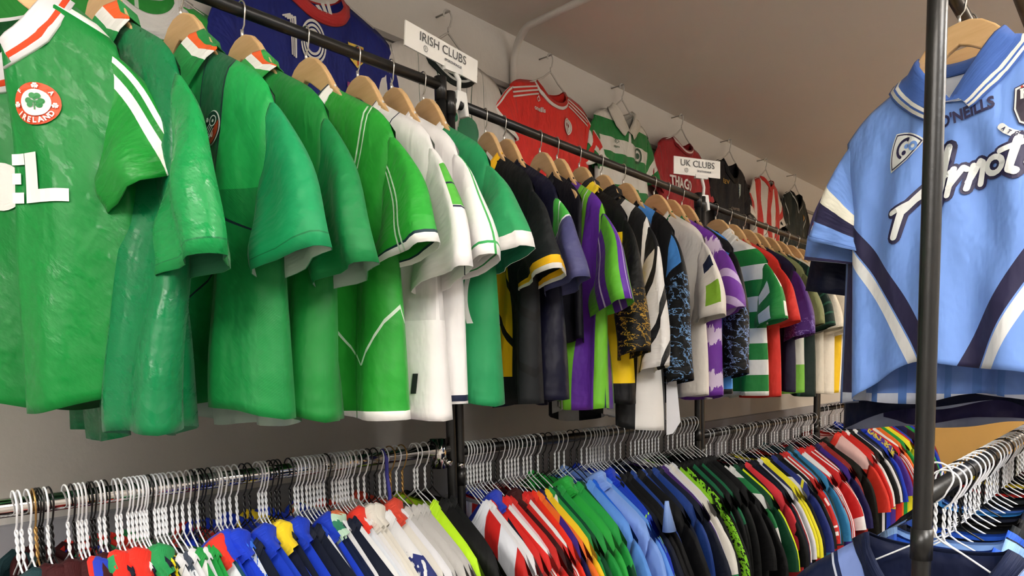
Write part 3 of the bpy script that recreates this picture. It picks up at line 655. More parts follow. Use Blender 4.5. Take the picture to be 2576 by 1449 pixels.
R, S = W(1.80, 2.605, 0, dict(sleeve='long', dip=.085, nw=.10, seed=7, reach=.31), fabric('D2CEC8', ((('acurve', .235, 1.2, 2.2, .002, -.36, -.12), '2C4A3C'), (('v', .1, .02, .05), '4A6A5A')), rough=.7), fabric('D2CEC8', ((('w', -.003, .003), '2C4A3C'),), rough=.7), fabric('1E2A28', ((('w', .40, .52), 'C8CCC8'),), rough=.6), 'pale grey-white shirt with green pinstripes and dark round collar', .03, 1.0, 'clear hanger of the pinstriped shirt behind the sign')
fn = front_of(S)
mark('green_print', merge(disc(.055, -.36, .05, .045), disc(.02, -.42, .045, .05), ([(0, -.36), (.10, -.36), (.09, -.60), (-.03, -.60)], [(0, 1, 2, 3)]), disc(-.015, -.33, .018)), fn, ink('14704A'), R, .003, label='large dark green printed figure')
R, S = W(2.35, 2.63, 0, dict(dip=.075, nw=.092, seed=8, cuffz=-.36, reach=.33, slope=.2), fabric('D42A22', ((('acurve', -.02, -1.7, 0, .0, -.3, 0), 'E8E4E0'),), rough=.55), fabric('D42A22', ((('u', .19, .3), 'EDEBE6'), (('w', -.032, -.02), 'EDEBE6'), (('w', -.006, .006), 'EDEBE6'), (('w', .02, .032), 'EDEBE6')), rough=.55), fabric('E8E6E2', ((('w', 0, .5), 'C02A20'),), rough=.6), 'red shirt with white shoulder stripes and round white crest', .02, .92, 'clear hanger of the red wall shirt')
fn = front_of(S)
for sd in (-1, 1):
    mark('shoulder_stripes', merge(*[stroke([(sd*.105, -.131-k*.015-.012), (sd*.252, -.170-k*.017-.015)], .0065) for k in range(3)]), fn, SIL, R, .002)
mark('maker_logo', merge(xf(text_mesh('oneills', .026, .0008), -.105, -.235), stroke([(-.117, -.195), (-.105, -.182), (-.098, -.197), (-.11, -.205), (-.117, -.195)], .004)), fn, SIL, R, .003)
b = mark('crest', disc(.085, -.262, .034), fn, SIL, R, .003, label='round white club crest')
mark('crest_shields', merge(disc(.075, -.256, .006, .008), disc(.094, -.256, .006, .008), disc(.085, -.274, .006, .008), ring(.085, -.262, .026, .0275)), fn, ink('8A2A28'), b, lay=1)
R, S = W(2.86, 2.655, 0, dict(neck='polo', dip=.10, seed=9, D=.03, fold=.016, hw=.235, xs=.24, reach=.265, cuffr=.06), fabric('E2E0D8', ((('h', .145, .55, .113), '1C7A38'), (('box', .0, .02, -.30, -.2), 'E2E0D8')), rough=.4), fabric('E2E0D8', ((('u', 0, .11), '1C7A38'), (('u', .19, .4), '1C7A38')), rough=.4), fabric('DCD8CE', (), rough=.6), 'green and white broad hooped shirt with a floppy cream collar', .02, .92, 'clear hanger of the hooped wall shirt')
fn = front_of(S)
mark('maker_logo', merge(ring(-.095, -.268, .008, .011, 4, .7), ring(-.085, -.268, .012, .016, 4, .7), xf(text_mesh('umbro', .015, .0004), -.09, -.292)), fn, ink('2A5A3C'), R, .003)
mark('crest', merge(ring(.10, -.30, .022, .03, 24, 1.25), disc(.10, -.30, .014)), fn, ink('1A4A30'), R, .003)
R, S = W(3.40, 2.655, 0, dict(seed=10, dip=.06, hw=.24, xs=.245, reach=.27, cuffr=.065), fabric('9A1C24', (), rough=.6), fabric('9A1C24', ((('u', .2, .3), 'A4282E'),), rough=.6), fabric('8A1820', ((('w', .3, .5), 'D8C8C4'),), rough=.6), 'dark red shirt printed THIAGO behind the UK CLUBS sign', .02, .95, 'clear hanger of the dark red wall shirt')
mark('printed_name', xf(text_mesh('THIAGO', .072, .0022), -.045, -.345, sx=.78), front_of(S), ink('E4DCD8'), R, .003, label='white THIAGO lettering')
R, S = W(3.95, 2.655, 0, dict(hw=.22, xs=.225, reach=.25, cuffr=.06, seed=11, neck='crew', dip=.11, nw=.085), fabric('26262C', (), rough=.6), fabric('222228', (), rough=.6), fabric('1E1E22', (), rough=.6), 'black shirt with gold lettering and silver crest on the wall', .024, .9, 'clear hanger of the black wall shirt')
fn = front_of(S); mark('maker_name', xf(text_mesh('ELEV', .034, .001), -.10, -.255), fn, ink('B08828'), R, .003)
b = mark('crest', merge(([(.07, -.235), (.12, -.235), (.12, -.30), (.095, -.33), (.07, -.30)], [(0, 1, 2, 3, 4)])), fn, ink('A8B4AC'), R, .003)
mark('crest_band', ([(.085, -.245), (.105, -.245), (.105, -.31), (.085, -.31)], [(0, 1, 2, 3)]), fn, ink('3A5A8A'), b, lay=1)
mark('small_print', xf(text_mesh('CHAPTERS', .022, .0004), .03, -.40), fn, ink('8A7868'), R, .003)
R, S = W(4.45, 2.65, 0, dict(hw=.22, xs=.225, reach=.25, cuffr=.06, seed=12, neck='v', dip=.07, fold=.03, D=.035), fabric('D8D2C8', ((('v', .15, .52, .04), 'BE2A22'),), rough=.5), fabric('D8D2C8', ((('u', .1, .18), 'BE2A22'),), rough=.5), fabric('BE2A22', (), rough=.6), 'crumpled red and white striped shirt on the wall', .02, .9, 'clear hanger of the striped wall shirt')
R, S = W(4.93, 2.645, 0, dict(hw=.22, xs=.225, reach=.25, cuffr=.06, seed=13, neck='v', dip=.13, fold=.02, D=.03), fabric('26302A', ((('acurve', .30, .45, 0, .004, -.36, -.12), 'B8BCB8'), (('acurve', .12, -.2, 0, .0035, -.6, -.36), 'A8ACA8')), rough=.5), fabric('10161A', ((('w', -.005, .003), 'B8BCB8'),), rough=.5), fabric('14181A', ((('w', .6, .85), 'B8BCB8'),), rough=.6), 'dark green-black shirt with white piping, last on the wall', .02, .9, 'clear hanger of the last wall shirt')
fn = front_of(S); mark('crest', disc(.11, -.28, .035, .028), fn, ink('C88A3A'), R, .003); mark('small_print', xf(text_mesh('10', .05, .001), .12, -.40), fn, SIL, R, .003)
# ------------------------------------------------------------------ signs clipped to the posts
def sign(y, z, x, text, label, wd, ht, tilt, rzz, dx, dz):
    R = empty('shelf_sign', (x, y, z), rz=rzz, ry=0); tag(R, label, 'sign', 'category signs clipped to the rail')
    B = empty('card_frame', (0, 0, 0)); B.parent = R
    g = Geo().box(-wd/2, -.002, 0, wd/2, .002, ht); c = g.obj('card', plain('white_card', 'F4F2EC', .5), R, smooth=False)
    bpy.data.objects.remove(B)
    c.rotation_euler = (0, tilt, 0); c.location = (dx, 0, dz)
    fn = lambda a, b_, off: Vector((a, -.002-off, b_))
    mark('lettering', xf(text_mesh(text, ht*.52, 0), 0, ht*.66, sx=.86*wd/(ht*.52*.66*len(text))), fn, plain('grey_ink', '4A4A4C', .5), c, .0006, 1)
    mark('small_lettering', merge(xf(text_mesh('SPORTSVIKING.IE', ht*.13, .0004), wd*.14, ht*.28)), fn, plain('grey_ink2', '77777A', .5), c, .0006, 1)
    mark('round_logo', merge(ring(-wd*.24, ht*.27, ht*.10, ht*.125), xf(text_mesh('B', ht*.14, 0), -wd*.24, ht*.27)), fn, plain('grey_ink2', '77777A', .5), c, .0006, 1)
    Geo().tube([(0, 0, .02), (.003, 0, .06), (dx*.35, 0, dz+.004)], .006, 10).obj('stem', WHITEPL, R)
    Geo().box(dx*.35-.03, -.006, dz-.008, dx*.35+.03, .006, dz+.006).obj('card_clip', WHITEPL, R, smooth=False)
    Geo().prism([(-.016, .03), (.016, .03), (.02, -.0), (.024, -.028), (.012, -.03), (.006, -.0), (-.006, .004), (-.016, -.02), (-.024, -.022)], -.014, .014).obj('rail_clamp', WHITEPL, R, smooth=False, bevel=.003)
    return R
sign(1.385, 2.112, RX, 'IRISH CLUBS', 'white IRISH CLUBS sign clipped to the rail beside the first black post', .245, .058, .09, radians(90), -.055, .08)
sign(2.735, 2.072, RX, 'UK CLUBS', 'white UK CLUBS sign clipped to the rail beside the second black post', .225, .066, .0, radians(90-24), -.03, .10)
# ------------------------------------------------------------------ right hand rack
QX = -.241
make_rack('black pipe rack at right with its upright pole in front of the pale blue shirt', QX, 1.175, 3.6, 2.19, 2.19, 1.243, 1.243, r=.0135, group=None)
BX = -.322
Rk = empty('display_rail', (BX, 2.6, 2.14)); tag(Rk, 'short black rail end above the pale blue shirt at top right', 'rail')
Geo().tube([(0, -1.25+i*.5, 0) for i in range(6)], .0125, 12).obj('bar', BLACKPIPE, Rk)
NV = '2A2848'
BG = 'shirts hanging behind the right-hand pole'
f = fabric('7299E0', ((('acurve', .66, 1.276, .57, .020, -.82, -.40), NV), (('acurve', .697, 1.276, .57, .013, -.82, -.43), 'E6E8E8')), hem=-.79, rough=.6, weave='plain', bump=.3)
sf = fabric('7299E0', ((('u', .112, .155), 'F0EEDC'), (('u', .155, .21), NV), (('box', .215, .224, .03, .04), 'C03040'), (('box', .224, .238, .03, .04), 'E8ECF4'), (('u', .255, .2575), '4E70B8')), rough=.6)
cf = fabric('4468B4', ((('w', .80, .86), 'F2F2EA'), (('w', .90, .96), 'F2F2EA')), rough=.7)
SB = Shirt(hw=.232, xs=.240, nw=.082, zn=-.115, slope=.46, zarm=-.39, zh=-.79, D=.065, fold=.02, seed=21, neck='polo', dip=.098, reach=.268, cuffz=-.435, cuffr=.066, beta=22, lift=.065, kf=(1.3, 2.2), Ns=60, Nt=50, sdep=.03)
PB = 14
R = hang(SB, (BX, 1.75, 2.155), PB, 'large pale blue shirt with navy collar, crest and script lettering at right', BG, f, sf, cf, inner='D4DCE8', roll=-3)
wood_hanger((BX, 1.75, 2.155), PB, 'wooden hanger with trouser bar in the pale blue shirt', roll=-3, bar=True)
fn = front_of(SB)
NI, LW = ink('26244A'), ink('E8ECEA')
mark('maker_name', xf(text_mesh("O'NEILLS", .030, .0012), .028, -.243, 6, sx=.82), fn, NI, R, .002)
def shield3(cx, cz, s):                                # three-cornered rounded shield
    P = []
    T = [(-.55, 0.95), (1.0, .15), (-.85, -.95)]
    for i in range(3):
        a, b_ = T[i], T[(i+1) % 3]; mx, mz = (a[0]+b_[0])/2, (a[1]+b_[1])/2; L = math.hypot(mx, mz) or 1
        q = (mx+mx/L*.35, mz+mz/L*.35)
        for k in range(8):
            t = k/8; P.append((cx+s*((1-t)**2*a[0]+2*t*(1-t)*q[0]+t*t*b_[0]), cz+s*((1-t)**2*a[1]+2*t*(1-t)*q[1]+t*t*b_[1])))
    return P, [tuple(range(len(P)))]
b = mark('association_badge', shield3(-.090, -.275, .041), fn, LW, R, .002, label='three-cornered white and navy badge')
mark('badge_border', shield3(-.090, -.275, .0375), fn, NI, b, lay=1); mark('badge_field', shield3(-.090, -.275, .034), fn, LW, b, lay=2)
def arc(cx, cz, r, a0, a1, n=10): return [(cx+r*cos(radians(a0+(a1-a0)*i/n)), cz+r*sin(radians(a0+(a1-a0)*i/n))) for i in range(n+1)]
mark('badge_swirl', merge(stroke(arc(-.088, -.275, .019, 70, 235), .006), disc(-.0915, -.283, .0048), disc(-.083, -.259, .003)), fn, NI, b, lay=3)
mark('badge_swirl', merge(ring(-.071, -.275, .004, .0095), ring(-.086, -.271, .001, .005)), fn, ink('6A94D8'), b, lay=3)
sh = lambda s: ([(.142+x*s, -.262+z*s) for x, z in ((-.036, .040), (-.02, .044), (0, .052), (.02, .044), (.036, .040), (.037, .0), (.028, -.028), (0, -.048), (-.028, -.028), (-.037, .0))], [tuple(range(10))])
b = mark('county_crest', sh(1.0), fn, NI, R, .002, label='navy and white shield crest with three castles')
mark('crest_rim', sh(.95), fn, LW, b, lay=1); mark('crest_field', sh(.86), fn, ink('2A1E30'), b, lay=2)
def castle(cx, cz, s):
    q = lambda x0, z0, x1, z1: ([(cx+x0*s, cz+z0*s), (cx+x1*s, cz+z0*s), (cx+x1*s, cz+z1*s), (cx+x0*s, cz+z1*s)], [(0, 1, 2, 3)])
    return merge(q(-1, -1, -.4, 1), q(.4, -1, 1, 1), q(-.4, .0, .4, .6), q(-1.1, .9, -.3, 1.2), q(.3, .9, 1.1, 1.2))
mark('crest_castles', merge(castle(.125, -.238, .0085), castle(.158, -.238, .0085), castle(.142, -.275, .0085)), fn, LW, b, lay=3)
mark('crest_flames', merge(disc(.119, -.2245, .0022), disc(.131, -.2245, .0022), disc(.152, -.2245, .0022), disc(.136, -.261, .0022)), fn, ink('B83A34'), b, lay=3)
mark('crest_ribbon', merge(stroke(arc(.142, -.25, .066, 215, 325), .012)), fn, LW, b, lay=0)
mark('crest_motto', xf(arc_text('ATH CLIATH', .066, 222, 318, .009, .0003, True), .142, -.25), fn, NI, b, lay=2)
# script lettering, white with a navy outline
def script(k):
    P = []
    A = [[(-.128, -.452), (-.112, -.405), (-.075, -.375), (-.035, -.345), (-.018, -.300)], [(-.018, -.300), (-.030, -.375), (-.040, -.412)], [(-.132, -.402), (-.085, -.385), (-.045, -.368), (-.012, -.350)]]
    A += [[(-.008, -.345), (-.018, -.395)], [(-.016, -.380), (.006, -.345), (.012, -.350)]]
    A += [[(.022, -.345), (.012, -.388)], [(.014, -.375), (.034, -.340), (.040, -.345), (.034, -.384)]]
    A += [arc(.062, -.357, .015, 0, 360, 12)]
    A += [[(.100, -.318), (.088, -.372), (.098, -.378)], [(.072, -.334), (.100, -.328), (.160, -.310)], [(.130, -.312), (.116, -.365), (.128, -.372)]]
    A += [[(.172, -.325), (.152, -.330), (.158, -.350), (.166, -.362), (.142, -.368)]]
    return merge(*[stroke(a, k*(1.35 if i in (0, 1, 8, 10) else 1)) for i, a in enumerate(A)])
SX = lambda k: xf(script(k), .016, 0)
mark('script_outline', SX(.0215), fn, NI, R, .002, label='Arnotts script lettering outline'); mark('script_lettering', SX(.0105), fn, LW, R, .002, lay=2, label='white Arnotts script lettering')
# darker shirts behind the blue one
f = fabric('23264A', ((('w', -.80, -.765), 'C4D0E4'),), hem=-.83, rough=.6)
hang(Shirt(hw=.245, xs=.25, seed=22, slope=.4, zh=-.80, D=.06, lift=.02, reach=.275, cuffz=-.46, cuffr=.07, neck='polo'), (BX, 1.85, 2.14), 8, 'pale blue shirt with navy panels directly behind the script shirt', BG, fabric('6C90D8', ((('u', -1, -.2), '2A2848'), (('w', -.80, -.772), 'D8E0F0'), (('v', .05, .3, 0), '5A84CC')), hem=-.8), fabric('4A4470', ((('u', .2, .26), '6C90D8'),)), fabric('4468B4'), inner='B8C4DC')
wood_hanger((BX, 1.85, 2.14), 8, 'wooden hanger of the second pale blue shirt')
hang(Shirt(hw=.262, xs=.265, seed=23, slope=.38, zh=-.86, D=.07, reach=.29, cuffz=-.53, cuffr=.078, lift=.06), (BX, 1.96, 2.14), 4, 'dark navy shirt with pale inside, lowest behind the pole', BG, fabric('1A2244', ((('box', -.27, -.245, -.55, -.5), '8088A0'),), hem=-.86), fabric('151B38'), fabric('1A2244'), inner='A8B4D4')
wood_hanger((BX, 1.96, 2.14), 4, 'wooden hanger of the lowest dark navy shirt')
hang(Shirt(hw=.255, xs=.26, seed=24, slope=.4, zh=-.84, D=.06, reach=.30, cuffz=-.36, cuffr=.08), (BX, 2.07, 2.14), 4, 'slate purple shirt whose sleeve shows left of the blue one', BG, fabric('34305A', (), hem=-.84), fabric('3C3864'), fabric('34305A'))
wood_hanger((BX, 2.07, 2.14), 4, 'wooden hanger of the slate purple shirt')
# ------------------------------------------------------------------ lower rails, packed with shirts on wire hangers
LOWK = dict(Ns=16, Nt=12, zn=-.122, slope=.62, D=.011, fold=.006, zh=-.82, zarm=-.43)
KINDS_ = {}
def kind_mesh(k):
    if k in KINDS_: return KINDS_[k]
    v = {'a': dict(hw=.285, neck='crew', seed=1, reach=.325, cuffz=-.52, cuffr=.075, sdep=.014), 'b': dict(hw=.29, neck='polo', seed=2, reach=.33, cuffz=-.54, cuffr=.08, sdep=.014, dip=.07),
         'c': dict(hw=.28, neck='crew', seed=4, reach=.31, sleeve='long', sdep=.014), 'd': dict(hw=.275, neck='crew', seed=9, reach=.31, cuffz=-.50, cuffr=.085, sdep=.018, fold=.009),
         'h': dict(hw=.29, neck='polo', seed=5, reach=.32, sleeve='long', sdep=.018, dip=.04, D=.02)}[k]
    S = Shirt(**{**LOWK, **v}); M = {}
    def mk(n, t): o = mesh_obj(n, t[0], t[1], WOOD, None, t[2]); me = o.data; bpy.data.objects.remove(o); return me
    M['body'] = mk('body', S.body()); M['s1'] = mk('sleeve', S.sleeve_geo(1)); M['s-1'] = mk('sleeve', S.sleeve_geo(-1))
    M['collar'] = mk('collar', S.collar('crew' if S.neck == 'crew' else 'polo', .026)); KINDS_[k] = (M, S); return KINDS_[k]
def part(me, name, parent, mat):
    o = bpy.data.objects.new(name, me); C.objects.link(o); o.parent = parent; o.material_slots[0].link = 'OBJECT'; o.material_slots[0].material = mat
def low_shirt(loc, phi, k, f, sf, cf, label, group, scale=1.0, drop=0):
    R = empty('football_shirt', (loc[0], loc[1], loc[2]-drop), rz=-radians(phi)); R.scale = (scale, 1, 1); tag(R, label, 'shirt', group)
    M, S = kind_mesh(k); part(M['body'], 'body', R, f); part(M['s1'], 'sleeve', R, sf); part(M['s-1'], 'sleeve', R, sf); part(M['collar'], 'collar', R, cf)
    return R, S
def fb(c, *lay): return fabric(c, lay, rough=.62, sheen=.1, bump=.3)
E_ = 'E6E6E6'
TOPS = ((('w', .006, .016), E_), (('w', .024, .034), E_), (('w', .042, .052), E_))   # three sleeve stripes
def ST(desc, c, body=(), sl=None, sc=None, col=None, k='a', ccol=()):
    return dict(desc=desc, f=fb(c, *body), sf=fb(sc or c, *(sl or ())), cf=fb(col or c, *ccol), k=k)
SHL = lambda c, wd=.012: (('acurve', -.1165, -1.60, 0, wd, -.40, -.13), c)              # stripe along the shoulder
STY = {
 'dgrey': ST('dark grey shirt', '3A3E42'), 'teal': ST('dark teal-grey shirt', '24484E', k='b'), 'black': ST('plain black shirt', '141416'),
 'maroon': ST('dark maroon shirt', '4A1418', k='b'), 'red': ST('plain red shirt', 'C2201A'), 'redpolo': ST('red polo shirt', 'CC2A1E', k='b'),
 'redg': ST('red shirt with green neck trim', 'D02C18', col='1E8A50', k='b'), 'redb': ST('red shirt with blue neck trim', 'C8201C', col='2038B0', k='b'), 'redbig': ST('bright red padded shirt', 'E02A1A', k='h'),
 'navy': ST('plain navy shirt', '1A2238'), 'navyw': ST('navy shirt with white shoulder stripe', '18223E', (SHL(E_),), TOPS), 'whiter': ST('white shirt with red shoulder', 'E2E2E2', (SHL('C0281E', .02),)),
 'yelg': ST('yellow shirt with green neck', 'E8B818', col='1E8A48', k='b'), 'dgy': ST('dark green shirt with yellow pattern', '1E4038', (('brush', 1.4, .05, 0, .3, -.5, -.1), 'D8C820'),),
 'yellow': ST('bright yellow shirt', 'F0D414'), 'white': ST('plain white shirt', 'DDDDE0'), 'slatew': ST('slate shirt with white flashes', '3E4654', (('brush', 1.2, .04, 0, .3, -.5, -.1), 'E0E4E8'),),
 'grw': ST('green shirt with white flashes', '1C8C3C', (('diag', .16, .3, .5), 'E6E6E2'),), 'green': ST('plain green shirt', '18903A'), 'whr': ST('white shirt with red collar', 'DDE2E8', col='D83020', k='b'),
 'dteal': ST('dark teal shirt', '1A4A5C'), 'royal': ST('royal blue shirt', '0C34B4', k='b'), 'royalh': ST('royal blue hooded top', '0E36C0', k='h'),
 'ltb': ST('bright blue shirt with white waves and yellow neck', '2A66D0', (('brush', .8, .05, 0, .3, -.6, -.1), 'DCE4F0'),), 'rw': ST('royal blue shirt with white sleeves', '1038B0', sc='DADAE0'),
 'ny': ST('navy shirt with wide yellow collar', '141C3A', col='E8C820', k='b'), 'rs': ST('royal blue shirt with white shoulder stripes', '1240B8', (SHL(E_),), TOPS), 'ws': ST('white shirt with navy shoulder stripe', 'DEDEE2', (SHL('1C2450'),)),
 'nstr': ST('navy shirt with striped green and orange collar', '16264E', col='B8D8C0', k='b', ccol=((('w', .3, .5), 'D06A3A'), (('w', .6, .8), '2A7A5A'))),
 'wrn': ST('white shirt with red and green sleeve bands', 'E2E0DC', (), ((('u', .06, .09), 'C02A28'), (('u', .09, .12), '2C8A3C'))),
 'wn': ST('white shirt with navy side flashes', 'E0E0E0', (('brush', .5, .05, .1, .3, -.5, -.2), '26306E'),), 'cream': ST('cream shirt with soft collar', 'DDD8CC', k='b'), 'creamr': ST('cream shirt with red and green collar', 'D8D4CA', col='C8402C', k='b'),
 'grey': ST('light grey shirt', 'B8B6B2'), 'greyr': ST('light grey shirt with red flash', 'B4B2AE', (('brush', .4, .05, .1, .3, -.7, -.3), 'B03028'),), 'neon': ST('neon green shirt', 'B4E420'), 'blackj': ST('long black tracksuit jacket', '1A1C1C', k='c'),
 'rwst': ST('white and red striped shirt with football badge', 'E4E8F0', (('v', .125, .46, .02), 'C01C18'),  sl=((('u', .12, .2), 'C01C18'),)), 'rwp': ST('red shirt with pink shoulder stripes', 'CC241E', (SHL('E0B8C0'),), ((('w', -.01, .0), 'E0B8C0'), (('w', .01, .02), 'E0B8C0'))),
 'rstr': ST('red shirt with white sleeve stripes', 'CE1E1A', (SHL(E_),), TOPS), 'rsq': ST('orange-red shirt with white sleeve squares', 'E02A10', (), ((('box', .08, .12, -.02, .02), E_), (('box', .17, .2, -.02, .02), E_))),
 'orange': ST('orange shirt', 'E46A20'), 'np': ST('navy and purple shirt', '241E60', (('fill', .1, 0, 0, 0, -1, 0), '3A1E7A'),), 'yelb': ST('yellow shirt with black edging', 'EEC420', sl=((('w', -.2, -.1), '1A1A1A'),)),
 'dgreen': ST('dark green shirt', '0E5A38'), 'bgreen': ST('bright green crumpled shirt', '22A03A', k='h'), 'greenl': ST('green long sleeved shirt', '1E9A40', k='c'), 'sky': ST('sky blue shirt', '5A92E4'),
 'blue': ST('vivid blue shirt', '1264E0', k='c'), 'skyh': ST('pale blue hooded top with rolled neck', '7CA0E4', k='h'), 'royp': ST('royal blue shirt with lime piping', '0C3CB8', (('acurve', .30, .25, 0, .003, -.6, -.2), '9ADC50'), ((('w', -.003, .003), '9ADC50'),)),
 'char': ST('charcoal jacket with grey flashes', '22282C', (), ((('box', .08, .14, -.02, .02), '6A7074'), (('box', .2, .26, -.02, .02), '6A7074')), k='c'), 'nblue': ST('deep blue long sleeved top', '12367E', k='c'), 'purple': ST('dark purple shirt', '40206A'),
 'wg': ST('cream white shirt with green banded cuffs', 'E2DED4', (), ((('u', .23, .24), '1E7A48'), (('u', .25, .26), '1E7A48')), k='d'), 'lime': ST('black shirt with lime green shoulders', '161A14', (('w', -.25, 0), '8ED02A'),), 'limep': ST('black shirt with lime green pattern', '14160F', (('brush', 1.6, .06, 0, .3, -.7, -.1), '86D028'), ((('brush', 1.6, .06, -1, 1, -.2, .2), '86D028'),)),
 'blg': ST('black jacket with green shoulder', '161816', (SHL('1C6A44', .02),), sl=((('u', 0, .05), '1C6A44'),), k='c'), 'hoops': ST('green and white hooped shirt', 'E4E4E0', (('h', .11, .5, 0), '1C7A40'), ((('diag', .11, .5, 0), '1C7A40'),), k='c'),
 'neonb': ST('black shirt with neon yellow shoulders', '14161A', (SHL('D8EC20', .02),), ((('w', -.02, .02), 'D8EC20'),)), 'coral': ST('coral red shirt', 'D8323C', k='c'), 'rwb': ST('black shirt with red and white sleeve', '17171C', (), ((('w', -.01, .01), E_), (('w', .01, .1), 'A81C20'))),
 'yelk': ST('yellow shirt with black trim', 'EAE028', (), ((('w', -.004, .004), '22221A'),)), 'bwy': ST('black shirt with white blocks', '15161A', ((('box', .08, .3, -.3, -.2), 'D8D8D8'), (('box', .08, .3, -.5, -.44), 'D8D8D8'))),
 'navyy': ST('navy shirt with yellow flash', '1C2C74', (('curve', .26, .1, 0, .006, -.5, -.2), 'D8D020'),), 'rlog': ST('red shirt with white logo and cuff stripes', 'B4201A', (SHL(E_, .006),), ((('u', .2, .21), E_), (('u', .23, .25), E_), (('box', .06, .1, -.03, .03), 'E8D8D4')), k='d'),
 'tealb': ST('teal blue shirt', '2E7CAC'), 'rwcuff': ST('red shirt with big white cuffs', 'BC1C1E', (SHL(E_, .005),), ((('w', -.004, .004), E_), (('u', .2, .4), E_)), k='d'), 'mnavy': ST('maroon and navy shirt', '3A1430', (('v', .12, .5, 0), '1A1E50'),),
 'dred': ST('dark red long sleeved shirt', '8A1E18', k='c'), 'coat': ST('bulky black padded coat', '16160F', k='h'), 'pinkw': ST('red shirt with pale pink yoke', 'D03020', (('w', -.3, 0), 'E0B8B4'),), 'purpy': ST('purple shirt with yellow marks', '4A2C8C', (('brush', 1.3, .05, 0, .3, -.6, -.1), 'D8C83A'),),
 'nband': ST('navy shirt with pale blue bands edged white', '16244E', ((('acurve', .16, .05, 0, .024, -.9, -.14), 'C8D0E0'), (('acurve', .16, .05, 0, .021, -.9, -.14), '16244E'), (('acurve', .16, .05, 0, .015, -.9, -.14), '6E86C8')), TOPS, k='b'),
 'pinkb': ST('blue shirt with magenta panels', '2A7CC4', (('fill', .05, .0, 0, 0, -.6, -.16), 'D01E70'),), 'skyn': ST('pale blue and navy shirt', '86AEE4', (('w', -1, -.2), '182848'),), 'royn': ST('royal blue and navy shirt', '1E56C8', (('w', -1, -.22), '141E40'),),
}
import json as _json
ORD = ['', 'first', 'second', 'third', 'fourth', 'fifth', 'sixth', 'seventh', 'eighth', 'ninth', 'tenth', 'eleventh', 'twelfth', 'thirteenth', 'fourteenth']
def fill_rail(x, zf, rows, rail_name, group, phi0, seed, wide=1.0, rise=0.0):
    """rows: (y, hanger colour, style). Every shirt and hanger gets its own place along the rail"""
    rnd = random.Random(seed); tot = {}; cnt = {}
    for _, _, s in rows: tot[s] = tot.get(s, 0)+1
    out = []
    for i, (y, hc, s) in enumerate(rows):
        st = STY[s]; cnt[s] = cnt.get(s, 0)+1
        phi = phi0+rnd.uniform(-4, 4); z = zf(y)
        lab = st['desc']+' on '+rail_name; hl = WIRENAME[hc]+' wire hanger of '+st['desc']+' on '+rail_name
        if tot[s] > 1:
            lab = ORD[cnt[s]]+' '+lab; hl = WIRENAME[hc]+' wire hanger of the '+ORD[cnt[s]]+' '+st['desc']+' on '+rail_name
            lab += ' from the left' if len(lab.split()) < 13 else ''
        hl = ' '.join(hl.split()[:16])
        wire_hanger((x, y, z), phi, hc, hl, 'wire hangers on '+rail_name)
        out.append(low_shirt((x, y, z), phi, st['k'], st['f'], st['sf'], st['cf'], lab, group, rnd.uniform(.93, 1.04)*wide, rnd.uniform(0, .006)-rise))
    return out
ROWS_CHROME =  [(0.351, 'w', 'dgrey'), (0.358, 'w', 'teal'), (0.37, 'w', 'dgrey'), (0.378, 'g', 'maroon'), (0.383, 'k', 'maroon'), (0.387, 'k', 'maroon'), (0.395, 'w', 'red'), (0.401, 'k', 'maroon'), (0.425, 'w', 'red'), (0.434, 'k', 'maroon'), (0.44, 'w', 'redpolo'), (0.446, 'w', 'red'), (0.453, 'w', 'redb'), (0.461, 'k', 'maroon'), (0.466, 'k', 'maroon'), (0.474, 'w', 'redg'), (0.482, 'w', 'redbig'), (0.487, 'k', 'navy'), (0.502, 'w', 'navy'), (0.509, 'w', 'redbig'), (0.521, 'w', 'navy'), (0.528, 'w', 'whiter'), (0.535, 'w', 'yelg'), (0.542, 'w', 'yelg'), (0.548, 'w', 'navy'), (0.553, 'w', 'dgy'), (0.56, 'k', 'dgy'), (0.567, 'w', 'yellow'), (0.574, 'w', 'white'), (0.581, 'w', 'slatew'), (0.587, 'w', 'slatew'), (0.598, 'w', 'white'), (0.607, 'w', 'grw'), (0.618, 'w', 'grw'), (0.631, 'w', 'white'), (0.639, 'k', 'green'), (0.646, 'w', 'green'), (0.653, 'k', 'whr'), (0.659, 'k', 'dteal'), (0.672, 'k', 'royalh'), (0.684, 'w', 'royalh'), (0.691, 'w', 'royal'), (0.7, 'w', 'ltb'), (0.712, 'w', 'ltb'), (0.726, 'w', 'navy'), (0.742, 'k', 'royal'), (0.754, 'k', 'rw'), (0.774, 'w', 'rw'), (0.782, 'w', 'ny'), (0.79, 'w', 'ny'), (0.801, 'k', 'navy'), (0.812, 'k', 'royal'), (0.821, 'k', 'royal'), (0.846, 'k', 'navy'), (0.857, 'w', 'navy'), (0.865, 'w', 'rs'), (0.875, 'w', 'rs'), (0.886, 'w', 'ws'), (0.895, 'w', 'royal'), (0.904, 'w', 'nstr'), (0.913, 'w', 'nstr'), (0.921, 'w', 'navyw'), (0.93, 'w', 'white'), (0.938, 'k', 'navy'), (0.952, 'w', 'navyw'), (0.962, 'w', 'navy'), (0.971, 'w', 'whr'), (0.978, 'w', 'white'), (0.986, 'w', 'wrn'), (0.994, 'w', 'wrn'), (1.006, 'w', 'cream'), (1.022, 'w', 'cream'), (1.039, 'w', 'wn'), (1.052, 'k', 'wn'), (1.07, 'k', 'creamr'), (1.084, 'w', 'white'), (1.099, 'w', 'grey'), (1.117, 'g', 'grey'), (1.135, 'w', 'greyr'), (1.154, 'g', 'greyr'), (1.192, 'w', 'neon'), (1.202, 'w', 'black'), (1.227, 'w', 'blackj'), (1.251, 'k', 'blackj')]
